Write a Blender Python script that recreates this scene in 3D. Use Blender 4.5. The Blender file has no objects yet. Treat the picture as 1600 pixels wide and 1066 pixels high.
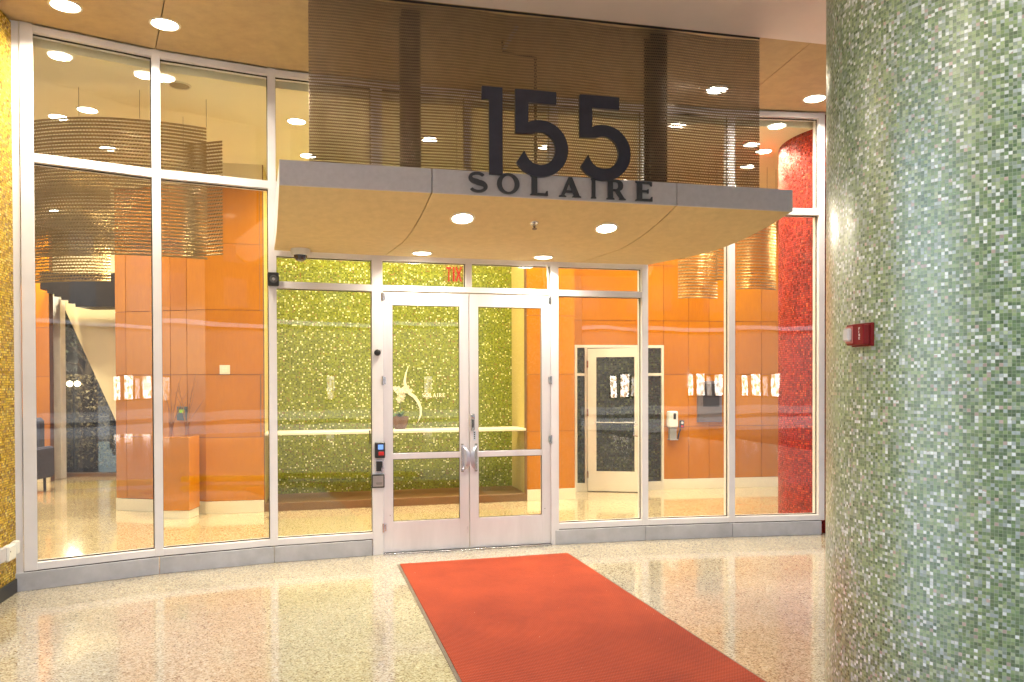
import bpy, bmesh, math, random
from mathutils import Vector, Matrix
R = math.radians
PI = math.pi
random.seed(7)
C = bpy.context.scene.collection
sc = bpy.context.scene

# ------------------------------------------------------------------ camera
cam = bpy.data.cameras.new('camera')
cam.lens = 27.0; cam.sensor_width = 36.0; cam.shift_y = 0.0462
cam.clip_start = 0.05; cam.clip_end = 500
co = bpy.data.objects.new('camera', cam); C.objects.link(co)
co.matrix_world = Matrix.Translation((0, 0, 1.62)) @ Matrix.Rotation(R(90 - 0.6), 4, 'X') @ Matrix.Rotation(R(-0.17), 4, 'Z')
sc.camera = co

# ------------------------------------------------------------------ light
SUN_EL, SUN_AZ = R(42), R(330)
w = bpy.data.worlds.new('World'); sc.world = w; w.use_nodes = True
nt = w.node_tree; bg = nt.nodes['Background']; bg.inputs[1].default_value = 0.15
sky = nt.nodes.new('ShaderNodeTexSky'); sky.sky_type = 'NISHITA'; sky.sun_disc = False
sky.sun_elevation = SUN_EL; sky.sun_rotation = SUN_AZ
nt.links.new(sky.outputs[0], bg.inputs[0])
sl = bpy.data.lights.new('sun', 'SUN'); sl.energy = 3.5; sl.angle = R(0.5); sl.color = (1, .95, .88)
so = bpy.data.objects.new('sun', sl); C.objects.link(so)
sd = Vector((math.sin(SUN_AZ) * math.cos(SUN_EL), math.cos(SUN_AZ) * math.cos(SUN_EL), math.sin(SUN_EL)))
so.rotation_euler = sd.to_track_quat('Z', 'Y').to_euler(); so.location = (0, -20, 30)
sc.view_settings.view_transform = 'Standard'; sc.view_settings.look = 'None'
sc.view_settings.exposure = 2.06; sc.view_settings.gamma = 1; sc.view_settings.use_curve_mapping = False
sc.render.engine = 'CYCLES'
sc.cycles.use_denoising = True
sc.cycles.max_bounces = 8; sc.cycles.transparent_max_bounces = 24
sc.cycles.diffuse_bounces = 4; sc.cycles.glossy_bounces = 4; sc.cycles.transmission_bounces = 4
sc.cycles.sample_clamp_indirect = 6.0; sc.cycles.caustics_reflective = False; sc.cycles.caustics_refractive = False
E_OUT, E_IN = 11.0, 9.5          # watts of the downlights outside / in the lobby
WARM = (1.0, .84, .58); WARM_OUT = (1.0, .89, .70)

# ------------------------------------------------------------------ helpers
def rgb(h):
    c = [int(h[i:i + 2], 16) / 255 for i in (0, 2, 4)]
    return tuple(x / 12.92 if x <= .04045 else ((x + .055) / 1.055) ** 2.4 for x in c) + (1,)

def mat(name, col=(.8, .8, .8), rough=.5, metal=0, coat=0, spec=.5):
    m = bpy.data.materials.new(name); m.use_nodes = True
    b = m.node_tree.nodes['Principled BSDF']
    b.inputs['Base Color'].default_value = tuple(col[:3]) + (1,)
    b.inputs['Roughness'].default_value = rough; b.inputs['Metallic'].default_value = metal
    b.inputs['Coat Weight'].default_value = coat; b.inputs['Coat Roughness'].default_value = .05
    b.inputs['Specular IOR Level'].default_value = spec
    return m

class NB:                                       # small node builder
    def __init__(s, m): s.t = m.node_tree; s.b = s.t.nodes.get('Principled BSDF')
    def n(s, typ, **k):
        x = s.t.nodes.new('ShaderNode' + typ)
        for a, v in k.items(): setattr(x, a, v)
        return x
    def l(s, a, b): s.t.links.new(a, b)
    def math(s, op, a, b=None, c=None):
        x = s.n('Math', operation=op)
        for i, v in enumerate((a, b, c)):
            if v is None: continue
            if isinstance(v, (int, float)): x.inputs[i].default_value = v
            else: s.l(v, x.inputs[i])
        return x.outputs[0]
    def ramp(s, f, stops, interp='LINEAR'):
        x = s.n('ValToRGB'); x.color_ramp.interpolation = interp
        e = x.color_ramp.elements
        while len(e) < len(stops): e.new(.5)
        for i, (p, c) in enumerate(stops):
            e[i].position = p; e[i].color = tuple(c[:3]) + (1,)
        s.l(f, x.inputs[0]); return x.outputs[0]
    def mix(s, f, a, b, blend='MIX'):
        x = s.n('Mix', data_type='RGBA', blend_type=blend)
        for i, v in ((0, f), (6, a), (7, b)):
            if isinstance(v, (int, float)): x.inputs[i].default_value = v
            elif isinstance(v, tuple): x.inputs[i].default_value = tuple(v[:3]) + (1,)
            else: s.l(v, x.inputs[i])
        return x.outputs[2]
    def noise(s, vec, scale, detail=3, rough=.5):
        x = s.n('TexNoise'); x.inputs['Scale'].default_value = scale
        x.inputs['Detail'].default_value = detail; x.inputs['Roughness'].default_value = rough
        if vec is not None: s.l(vec, x.inputs['Vector'])
        return x.outputs[0]
    def bump(s, h, strength=.3, dist=.002, normal=None):
        x = s.n('Bump'); x.inputs['Strength'].default_value = strength; x.inputs['Distance'].default_value = dist
        s.l(h, x.inputs['Height'])
        if normal is not None: s.l(normal, x.inputs['Normal'])
        return x.outputs[0]
    def obj(s): return s.n('TexCoord').outputs['Object']
    def pos(s): return s.n('NewGeometry').outputs['Position']

def wear(name, col, rough, metal=0, amt=.12, scale=6, rvar=.15, bump=.0, bscale=200, coat=0, stretch=None):
    """plain surface with slight blotchy tone and gloss changes"""
    m = mat(name, col, rough, metal, coat); b = NB(m)
    v = b.pos()
    if stretch:
        mp = b.n('Mapping'); mp.inputs['Scale'].default_value = stretch; b.l(v, mp.inputs[0]); v = mp.outputs[0]
    f = b.noise(v, scale, 5, .6)
    k = b.ramp(f, [(.3, (1 - amt,) * 3), (.7, (1 + amt * .4,) * 3)])
    b.l(b.mix(1.0, tuple(col[:3]), k, 'MULTIPLY'), b.b.inputs['Base Color'])
    b.l(b.math('MULTIPLY_ADD', f, rvar, rough - rvar * .5), b.b.inputs['Roughness'])
    if bump: b.l(b.bump(b.noise(v, bscale, 3), bump, .001), b.b.inputs['Normal'])
    return m

def mosaic(name, stops, grout, pitch, gw=.09, jitter=.16, rough=.18, metal=0, rowshift=False, aspect=1.0, cloud=.25, cscale=1.5, bright=None, coat=0.0, gfac=1.0):
    """small glass tiles laid out on the UVs (in metres): every tile its own colour, gloss and tilt"""
    m = mat(name, (.5, .5, .5), rough, metal, coat); b = NB(m)
    uv = b.n('UVMap').outputs[0]; sp = b.n('SeparateXYZ'); b.l(uv, sp.inputs[0])
    U = b.math('DIVIDE', sp.outputs[0], pitch * aspect); V = b.math('DIVIDE', sp.outputs[1], pitch)
    fv = b.math('FLOOR', V)
    if rowshift:
        wn0 = b.n('TexWhiteNoise', noise_dimensions='1D'); b.l(fv, wn0.inputs['W'])
        U = b.math('ADD', U, wn0.outputs['Value'])
    fu = b.math('FLOOR', U)
    cb = b.n('CombineXYZ'); b.l(fu, cb.inputs[0]); b.l(fv, cb.inputs[1])
    wn = b.n('TexWhiteNoise', noise_dimensions='3D'); b.l(cb.outputs[0], wn.inputs['Vector'])
    cl = b.noise(uv, cscale, 4, .65)
    f = b.math('ADD', wn.outputs['Value'], b.math('MULTIPLY', b.math('SUBTRACT', cl, .5), cloud * 2))
    f = b.math('MINIMUM', b.math('MAXIMUM', f, 0.0), .999)
    col = b.ramp(f, stops, 'CONSTANT')
    # a gentle per-tile tone change
    s3 = b.n('SeparateColor'); b.l(wn.outputs['Color'], s3.inputs[0])
    col = b.mix(1.0, col, b.ramp(s3.outputs[1], [(0, (.8,) * 3), (1, (1.15,) * 3)]), 'MULTIPLY')
    def edge(x, fx):
        d = b.math('SUBTRACT', x, fx); d = b.math('ABSOLUTE', b.math('SUBTRACT', d, .5))
        return b.math('SUBTRACT', .5, d)
    e = b.math('MINIMUM', b.math('MULTIPLY', edge(U, fu), aspect), edge(V, fv))
    mr = b.n('MapRange'); mr.inputs[1].default_value = gw * .6; mr.inputs[2].default_value = gw * 1.3
    b.l(e, mr.inputs[0]); tile = mr.outputs[0]
    gm = b.math('SUBTRACT', 1.0, b.math('MULTIPLY', b.math('SUBTRACT', 1.0, tile), gfac))
    b.l(b.mix(gm, tuple(grout[:3]), col), b.b.inputs['Base Color'])
    b.l(b.math('ADD', b.math('MULTIPLY', b.math('SUBTRACT', 1.0, tile), .5),
               b.math('MULTIPLY_ADD', s3.outputs[2], .22, rough)), b.b.inputs['Roughness'])
    # tilt
    vm = b.n('VectorMath', operation='SUBTRACT'); b.l(wn.outputs['Color'], vm.inputs[0]); vm.inputs[1].default_value = (.5, .5, .5)
    vs = b.n('VectorMath', operation='SCALE'); b.l(vm.outputs[0], vs.inputs[0]); vs.inputs['Scale'].default_value = jitter
    ge = b.n('NewGeometry'); va = b.n('VectorMath', operation='ADD'); b.l(ge.outputs['Normal'], va.inputs[0]); b.l(vs.outputs[0], va.inputs[1])
    vn = b.n('VectorMath', operation='NORMALIZE'); b.l(va.outputs[0], vn.inputs[0])
    b.l(b.bump(tile, .5, .0015, vn.outputs[0]), b.b.inputs['Normal'])
    return m

def terrazzo(name, base, rough, specks, scale=150, dark=None):
    m = mat(name, base, rough); b = NB(m); p = b.pos()
    v = b.n('TexVoronoi'); v.inputs['Scale'].default_value = scale; b.l(p, v.inputs['Vector'])
    s = b.n('SeparateColor'); b.l(v.outputs['Color'], s.inputs[0])
    chip = b.ramp(s.outputs[0], specks, 'CONSTANT')
    v2 = b.n('TexVoronoi'); v2.inputs['Scale'].default_value = scale * .45; b.l(p, v2.inputs['Vector'])
    s2 = b.n('SeparateColor'); b.l(v2.outputs['Color'], s2.inputs[0])
    big = b.ramp(s2.outputs[1], [(0, (.90,) * 3), (.2, (1.0,) * 3), (.86, (1.10, 1.09, 1.06))], 'CONSTANT')
    c = b.mix(1.0, chip, big, 'MULTIPLY')
    cl = b.noise(p, .9, 5, .6)
    c = b.mix(1.0, c, b.ramp(cl, [(.3, (.90, .88, .86)), (.7, (1.05, 1.04, 1.02))]), 'MULTIPLY')
    b.b.inputs['Coat Weight'].default_value = .6; b.b.inputs['Coat Roughness'].default_value = .05; b.b.inputs['Coat IOR'].default_value = 1.55
    b.l(c, b.b.inputs['Base Color'])
    b.l(b.math('ADD', b.math('MULTIPLY_ADD', cl, .14, rough - .07), b.math('MULTIPLY', s.outputs[1], .02)), b.b.inputs['Roughness'])
    return m

def emit(name, col, s):
    m = bpy.data.materials.new(name); m.use_nodes = True; t = m.node_tree
    t.nodes.clear(); e = t.nodes.new('ShaderNodeEmission'); o = t.nodes.new('ShaderNodeOutputMaterial')
    e.inputs[0].default_value = tuple(col[:3]) + (1,); e.inputs[1].default_value = s
    t.links.new(e.outputs[0], o.inputs[0]); return m

def glass(name, tint=(.97, .98, .96), f0=.05, rough=0.0, wavy=True):
    m = bpy.data.materials.new(name); m.use_nodes = True; b = NB(m); t = m.node_tree
    t.nodes.remove(b.b); out = t.nodes['Material Output']
    g = b.n('NewGeometry'); d = b.n('VectorMath', operation='DOT_PRODUCT')
    b.l(g.outputs['Normal'], d.inputs[0]); b.l(g.outputs['Incoming'], d.inputs[1])
    c = b.math('ABSOLUTE', d.outputs['Value'])
    f = b.math('MULTIPLY_ADD', b.math('POWER', b.math('SUBTRACT', 1.0, c), 5.0), 1 - f0, f0)
    tr = b.n('BsdfTransparent'); tr.inputs[0].default_value = tint + (1,)
    gl = b.n('BsdfGlossy'); gl.inputs['Roughness'].default_value = rough
    if wavy:
        sm = b.noise(g.outputs['Position'], 3.5, 6, .7); b.l(b.ramp(sm, [(.55, (0,) * 3), (.8, (.10,) * 3)]), gl.inputs['Roughness'])
        b.l(b.bump(b.noise(g.outputs['Position'], 1.3, 1), .25, .006), gl.inputs['Normal'])
    mx = b.n('MixShader'); b.l(f, mx.inputs[0]); b.l(tr.outputs[0], mx.inputs[1]); b.l(gl.outputs[0], mx.inputs[2])
    b.l(mx.outputs[0], out.inputs[0]); return m

# ---- mesh building
class MB:
    def __init__(s): s.v = []; s.f = []; s.uv = None
    def box(s, x0, x1, y0, y1, z0, z1, M=None):
        b = len(s.v)
        for x, y, z in ((x0, y0, z0), (x1, y0, z0), (x1, y1, z0), (x0, y1, z0), (x0, y0, z1), (x1, y0, z1), (x1, y1, z1), (x0, y1, z1)):
            p = Vector((x, y, z)); s.v.append(tuple(M @ p) if M else (x, y, z))
        s.f += [tuple(b + i for i in q) for q in ((0, 3, 2, 1), (4, 5, 6, 7), (0, 1, 5, 4), (1, 2, 6, 5), (2, 3, 7, 6), (3, 0, 4, 7))]
        return s
    def prism(s, pts, z0, z1, M=None):          # pts (x,y) ccw, extruded in z
        b = len(s.v); n = len(pts)
        for z in (z0, z1):
            for x, y in pts:
                p = Vector((x, y, z)); s.v.append(tuple(M @ p) if M else (x, y, z))
        s.f.append(tuple(b + n - 1 - i for i in range(n))); s.f.append(tuple(b + n + i for i in range(n)))
        for i in range(n):
            j = (i + 1) % n; s.f.append((b + i, b + j, b + n + j, b + n + i))
        return s
    def tube(s, pts, r, seg=8, caps=True):
        pts = [Vector(p) for p in pts]; b = len(s.v); rs = r if isinstance(r, (list, tuple)) else [r] * len(pts)
        for i, p in enumerate(pts):
            t = (pts[min(i + 1, len(pts) - 1)] - pts[max(i - 1, 0)]).normalized()
            up = Vector((0, 0, 1)) if abs(t.z) < .95 else Vector((1, 0, 0))
            a = t.cross(up).normalized(); c = a.cross(t).normalized()
            for k in range(seg):
                th = 2 * PI * k / seg; s.v.append(tuple(p + (a * math.cos(th) + c * math.sin(th)) * rs[i]))
        for i in range(len(pts) - 1):
            for k in range(seg):
                k2 = (k + 1) % seg; s.f.append((b + i * seg + k, b + i * seg + k2, b + (i + 1) * seg + k2, b + (i + 1) * seg + k))
        if caps:
            s.f.append(tuple(b + k for k in range(seg))[::-1]); e = b + (len(pts) - 1) * seg; s.f.append(tuple(e + k for k in range(seg)))
        return s
    def lathe(s, prof, c=(0, 0, 0), seg=24, M=None):   # prof (r,z)
        b = len(s.v)
        for r_, z in prof:
            for k in range(seg):
                th = 2 * PI * k / seg; p = Vector((c[0] + r_ * math.cos(th), c[1] + r_ * math.sin(th), c[2] + z))
                s.v.append(tuple(M @ p) if M else tuple(p))
        for i in range(len(prof) - 1):
            for k in range(seg):
                k2 = (k + 1) % seg; s.f.append((b + i * seg + k, b + i * seg + k2, b + (i + 1) * seg + k2, b + (i + 1) * seg + k))
        if prof[0][0] > 1e-5: s.f.append(tuple(b + k for k in range(seg))[::-1])
        if prof[-1][0] > 1e-5:
            e = b + (len(prof) - 1) * seg; s.f.append(tuple(e + k for k in range(seg)))
        return s
    def build(s, name, m, parent=None, smooth=False, bevel=0, fix=True):
        me = bpy.data.meshes.new(name); me.from_pydata(s.v, [], s.f)
        if fix or bevel:
            bm = bmesh.new(); bm.from_mesh(me)
            if fix: bmesh.ops.recalc_face_normals(bm, faces=bm.faces)
            if bevel:
                bmesh.ops.bevel(bm, geom=[e for e in bm.edges], offset=bevel, segments=1, affect='EDGES', clamp_overlap=True)
            bm.to_mesh(me); bm.free()
        me.materials.append(m)
        if smooth:
            me.polygons.foreach_set('use_smooth', [True] * len(me.polygons))
            me.set_sharp_from_angle(angle=R(40))
        o = bpy.data.objects.new(name, me); C.objects.link(o)
        if parent:
            o.parent = parent
            o.matrix_parent_inverse = parent.matrix_basis.inverted()
        return o

def tag(o, label=None, cat=None, group=None, kind=None):
    for k, v in (('label', label), ('category', cat), ('group', group), ('kind', kind)):
        if v: o[k] = v
    return o
def thing(name, label, cat, loc=(0, 0, 0), group=None, rz=0):
    o = bpy.data.objects.new(name, None); C.objects.link(o); o.empty_display_size = .1
    o.location = loc; o.rotation_euler = (0, 0, rz)
    o.matrix_basis = Matrix.Translation(loc) @ Matrix.Rotation(rz, 4, 'Z')
    return tag(o, label, cat, group)
def part(name, mb, m, parent, **k): return mb.build(name, m, parent, **k)
def instance(name, me, parent, mw):             # an object sharing mesh data, placed in world space
    o = bpy.data.objects.new(name, me); C.objects.link(o); o.parent = parent
    o.matrix_parent_inverse = parent.matrix_basis.inverted(); o.matrix_basis = mw
    return o
def frame(A, t, z=0):                           # x along t, y outward (towards the forecourt), z up
    t = Vector((t[0], t[1], 0)).normalized(); n = Vector((t.y, -t.x, 0))
    M = Matrix(((t.x, n.x, 0, A[0]), (t.y, n.y, 0, A[1]), (0, 0, 1, z), (0, 0, 0, 1)))
    return M
def shape(loops, depth, name='shape'):          # flat outlines with holes, extruded; x right, y up, z = +-depth/2
    cu = bpy.data.curves.new(name, 'CURVE'); cu.dimensions = '2D'; cu.fill_mode = 'BOTH'; cu.extrude = depth / 2
    for lp in loops:
        sp = cu.splines.new('POLY'); sp.points.add(len(lp) - 1); sp.use_cyclic_u = True
        for i, (x, y) in enumerate(lp): sp.points[i].co = (x, y, 0, 1)
    o = bpy.data.objects.new(name, cu); C.objects.link(o)
    dg = bpy.context.evaluated_depsgraph_get(); me = bpy.data.meshes.new_from_object(o.evaluated_get(dg))
    bpy.data.objects.remove(o); bpy.data.curves.remove(cu); me.name = name
    return me
def put_shape(name, loops, depth, m, parent, M):
    me = shape(loops, depth, name); me.materials.clear(); me.materials.append(m)
    o = bpy.data.objects.new(name, me); C.objects.link(o); o.parent = parent
    o.matrix_parent_inverse = parent.matrix_basis.inverted(); o.matrix_basis = M
    return o
def upright(P, t):                              # local x along t, local y up, local z towards viewer side
    t = Vector((t[0], t[1], 0)).normalized(); n = Vector((t.y, -t.x, 0))
    return Matrix(((t.x, 0, n.x, P[0]), (t.y, 0, n.y, P[1]), (0, 1, 0, P[2]), (0, 0, 0, 1)))
def grid_wall(name, A, B, z0, z1, d, m, parent=None):   # slab with UVs in metres on its face
    A = Vector(A); B = Vector(B); L = (B - A).length
    M = frame(A, B - A); mb = MB().box(0, L, -d, 0, z0, z1, M)
    o = mb.build(name, m, parent)
    box_uv(o.data, M); return o
def box_uv(me, M):
    inv = M.inverted(); uvl = me.uv_layers.new(name='UVMap')
    for p in me.polygons:
        n = inv.to_3x3() @ p.normal
        for li in p.loop_indices:
            v = inv @ me.vertices[me.loops[li].vertex_index].co
            if abs(n.z) > .7: uv = (v.x, v.y)
            elif abs(n.x) > .7: uv = (v.y, v.z)
            else: uv = (v.x, v.z)
            uvl.data[li].uv = uv
def mosaic_cylinder(name, c, r, z0, z1, m, parent, seg=160):
    me = bpy.data.meshes.new(name); v = []; f = []
    for z in (z0, z1):
        for k in range(seg): a = 2 * PI * k / seg; v.append((c[0] + r * math.cos(a), c[1] + r * math.sin(a), z))
    for k in range(seg): f.append((k, (k + 1) % seg, seg + (k + 1) % seg, seg + k))
    me.from_pydata(v, [], f); uvl = me.uv_layers.new(name='UVMap')
    for k in range(seg):
        u0, u1 = 2 * PI * r * k / seg, 2 * PI * r * (k + 1) / seg
        for i, q in enumerate(((u0, z0), (u1, z0), (u1, z1), (u0, z1))): uvl.data[k * 4 + i].uv = q
    me.polygons.foreach_set('use_smooth', [True] * seg)
    me.materials.append(m); o = bpy.data.objects.new(name, me); C.objects.link(o); o.parent = parent
    o.matrix_parent_inverse = parent.matrix_basis.inverted(); return o

# ------------------------------------------------------------------ materials
M_frame = wear('painted_aluminium', (.76, .74, .78), .34, .0, .07, 3, .1)
M_frame_in = M_frame
M_door = wear('door_aluminium', (.74, .71, .76), .3, .15, .13, 4, .12, stretch=(1, 1, .2))
M_steel = wear('brushed_steel', (.62, .62, .66), .25, 1.0, .1, 20, .15)
M_pull = wear('satin_pull', (.50, .52, .62), .42, .7, .08, 20, .1)
M_dark = wear('black_plastic', (.018, .018, .02), .35, 0, .2, 20, .1)
M_gasket = mat('rubber_gasket', (.012, .012, .012), .7)
M_glass = glass('window_glass', f0=.052)
M_white = wear('white_plastic', (.75, .74, .70), .4, 0, .06, 12, .1)
M_curb = wear('cast_concrete', (.46, .46, .50), .6, 0, .22, 5, .15, .35, 120)
M_fascia = wear('fascia_paint', (.50, .48, .52), .55, 0, .08, 25, .1, .3, 300)
M_soffit = wear('canopy_plaster', (.62, .48, .25), .7, 0, .10, 14, .1, .35, 260)
M_ceil = wear('ceiling_plaster', (.50, .345, .17), .6, 0, .14, 9, .15, .3, 240)
M_ceil_front = wear('front_soffit_paint', (.80, .68, .62), .5, 0, .06, 2, .15)
M_ceil_in = wear('lobby_ceiling', (.86, .80, .60), .7, 0, .04, 2, .1)
M_sign = wear('sign_metal', (.035, .037, .06), .45, .2, .15, 15, .1)
M_letter = wear('letter_metal', (.05, .052, .062), .45, .2, .15, 15, .1)
M_bronze = wear('bronze_mesh', (.34, .235, .10), .32, .75, .2, 10, .15)
M_bronze_out = wear('bronze_mesh_outer', (.30, .215, .14), .36, .65, .2, 10, .15)
M_post = wear('dark_steel', (.014, .011, .012), .45, .3, .2, 8, .1)
M_base_in = wear('cream_base', (.74, .68, .52), .4, 0, .05, 4, .1)
M_brown = wear('brown_base', (.17, .085, .03), .4, 0, .15, 6, .15)
M_backing = mat('dark_joint', (.10, .035, .01), .8)
M_cove = wear('cove_plaster', (.52, .40, .14), .6, 0, .06, 3, .1)
M_cream = wear('cream_plaster', (.76, .66, .42), .6, 0, .08, 1.5, .1)
M_light = emit('downlight_lens', (1, .92, .76), 9)
M_trim = mat('light_trim', (.78, .72, .58), .4)

def orange():
    m = mat('orange_lacquer_panel', (.72, .24, .012), .2, coat=.15); b = NB(m)
    p = b.pos(); mp = b.n('Mapping'); mp.inputs['Scale'].default_value = (1, 1, .12); b.l(p, mp.inputs[0])
    g = b.noise(mp.outputs[0], 60, 4, .6); big = b.noise(p, .8, 3)
    c = b.ramp(g, [(.3, (.43, .145, .001)), (.7, (.48, .165, .001))])
    c = b.mix(1.0, c, b.ramp(big, [(.35, (.92, .9, .9)), (.65, (1.04, 1.06, 1.0))]), 'MULTIPLY')
    oi = b.n('ObjectInfo'); c = b.mix(1.0, c, b.ramp(oi.outputs['Random'], [(0, (.90, .86, .85)), (1, (1.08, 1.12, 1.1))]), 'MULTIPLY')
    b.l(c, b.b.inputs['Base Color']); b.l(b.math('MULTIPLY_ADD', g, .12, .16), b.b.inputs['Roughness'])
    b.l(b.bump(b.noise(p, 2.2, 2), .1, .004), b.b.inputs['Coat Normal'])
    return m
M_orange = orange()
M_floor = terrazzo('forecourt_terrazzo', (.5, .4, .27), .11,
    [(0, (.22, .165, .11)), (.07, (.34, .285, .205)), (.24, (.46, .42, .32)), (.55, (.51, .475, .375)), (.80, (.58, .55, .46)), (.94, (.36, .28, .195))], 118)
M_floor_in = terrazzo('lobby_terrazzo', (.55, .46, .3), .12,
    [(0, (.26, .18, .09)), (.10, (.44, .35, .20)), (.3, (.60, .51, .32)), (.7, (.70, .61, .42)), (.9, (.5, .4, .22))], 120)
M_green = mosaic('green_glass_mosaic',
    [(0, (.075, .15, .065)), (.12, (.105, .20, .08)), (.29, (.155, .27, .11)), (.45, (.25, .37, .165)), (.61, (.24, .33, .27)),
     (.72, (.36, .46, .29)), (.80, (.38, .47, .48)), (.89, (.46, .36, .34)), (.915, (.70, .78, .80))],
    (.34, .40, .33), .0126, .07, .13, .22, cloud=.16, cscale=2.2, gfac=.6, coat=1.0)
M_green.node_tree.nodes['Principled BSDF'].inputs['Specular IOR Level'].default_value = .9
M_green.node_tree.nodes['Principled BSDF'].inputs['Coat Roughness'].default_value = .30
M_green.node_tree.nodes['Principled BSDF'].inputs['Coat IOR'].default_value = 1.7
M_gold = mosaic('gold_glass_mosaic',
    [(0, (.30, .15, .01)), (.12, (.58, .36, .02)), (.4, (.74, .50, .03)), (.7, (.84, .62, .06)), (.92, (.92, .78, .25))],
    (.22, .11, .015), .0185, .10, .30, .22, metal=.5, rowshift=True, aspect=1.5, cloud=.08)
M_lime = mosaic('lime_glass_mosaic',
    [(0, (.12, .15, .006)), (.2, (.18, .225, .008)), (.5, (.22, .27, .010)), (.75, (.28, .31, .012)), (.90, (.78, .78, .40)), (.965, (.22, .12, .02))],
    (.16, .17, .02), .020, .08, .24, .18, metal=.15, cloud=.05, cscale=1.0)
M_red = mosaic('red_glass_mosaic',
    [(0, (.26, .006, .005)), (.3, (.42, .012, .008)), (.65, (.55, .03, .012)), (.9, (.66, .09, .02))],
    (.12, .02, .015), .0235, .10, .20, .22, metal=.3, cloud=.10)

# ------------------------------------------------------------------ setting: ground, floors, ceilings
N = [Vector(p) for p in ((-3.74, 5.95), (-2.968, 6.44), (-2.123, 6.83), (-1.246, 7.12), (.421, 7.54), (1.342, 7.74), (2.26, 7.886), (3.227, 8.0))]
def nrm(i):                                       # outward normal at a node
    a = N[max(i - 1, 0)]; b_ = N[min(i + 1, 7)]; t = (b_ - a).normalized(); return Vector((t.y, -t.x))
def tan(i): n = nrm(i); return Vector((-n.y, n.x))

tag(MB().box(-250, 250, -260, 60, -.6, -.16).build('ground', wear('asphalt', (.05, .05, .052), .85, 0, .2, 2, .1)), kind='structure')
fl = MB().prism([(-9, -9), (9, -9), (9, 8.6), (3.3, 8.08)] + [(n.x, n.y + .06) for n in reversed(N)] + [(-9, 5)], -.16, 0)
tag(fl.build('forecourt_floor', M_floor), kind='structure')
fi = MB().prism([(n.x, n.y + .064) for n in N] + [(3.3, 8.084), (6.5, 8.4), (6.5, 19), (-12, 19), (-12, 5.5), (-3.9, 5.9)], -.16, 0)
tag(fi.build('lobby_floor', M_floor_in), kind='structure')
tag(MB().box(-40, -9.02, -9.01, 30, -.16, -.02).box(-40, 60, -14, -9.02, -.16, -.02).box(-30, 60, -27, -20, -.16, -.02).build('bounce_pavement', wear('bounce_concrete', (.36, .35, .33), .8, 0, .15, 2, .1)), kind='structure')  # unseen pale paving added to bounce sunlight towards the entrance
def ceil_panel(name, pts, z0, z1, m, parent): return MB().prism(pts, z0, z1).build(name, m, parent)
SI = 5.76
def sofz(x): return SI + .2315 * x               # line of the metal curtain and the front soffit edge
ce = thing('entrance_ceiling', None, None); ce['kind'] = 'structure'
def cut(i, sgn):                                   # where the joint from node i meets the soffit line
    p = N[i] + tan(i) * sgn * .004; d = nrm(i)
    s = (SI + .2315 * p.x - p.y) / (d.y - .2315 * d.x); q = p + d * s; return p, q
CZ = 4.395
pi1, q1 = cut(1, -1)
ceil_panel('panel', [(-4.6, 5.42), (q1.x - 1.9, sofz(q1.x - 1.9) + .0), (q1.x, q1.y), (pi1.x, pi1.y), (N[0].x, N[0].y), (-4.2, 5.8)], CZ, CZ + .03, M_ceil, ce)
for a, b_ in ((1, 3), (3, 4), (4, 6)):
    p1, r1 = cut(a, 1); p2, r2 = cut(b_, -1)
    mid = [N[k] for k in range(a + 1, b_)]
    ceil_panel('panel', [tuple(r1), tuple(r2), tuple(p2)] + [tuple(m_) for m_ in reversed(mid)] + [tuple(p1)], CZ, CZ + .03, M_ceil, ce)
p6, r6 = cut(6, 1)
ceil_panel('panel', [tuple(r6), (6.5, sofz(6.5)), (6.5, 8.4), (3.3, 8.02), tuple(N[7]), tuple(p6)], CZ, CZ + .03, M_ceil, ce)
fs = MB().prism([(-5.6, -1.5), (9, -1.5), (9, sofz(9) - .01), (-4.6, sofz(-4.6) - .01), (-5.6, sofz(-5.6))], 4.375, 4.62)
tag(fs.build('front_soffit', M_ceil_front), kind='structure')
tag(MB().box(-5.7, 9, -1.4, 6.2, 4.64, 4.9).box(-12, 9, 6.2, 19, 4.641, 4.9).build('roof_slab', M_curb), kind='structure')
ci = MB().prism([(n.x - nrm(i).x * .17, n.y - nrm(i).y * .17) for i, n in enumerate(N)] + [(6.5, 8.5), (6.5, 19), (-12, 19), (-12, 5.6), (-4.1, 6.0)], 4.28, 4.63)
tag(ci.build('lobby_ceiling', M_ceil_in), kind='structure')

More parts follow.
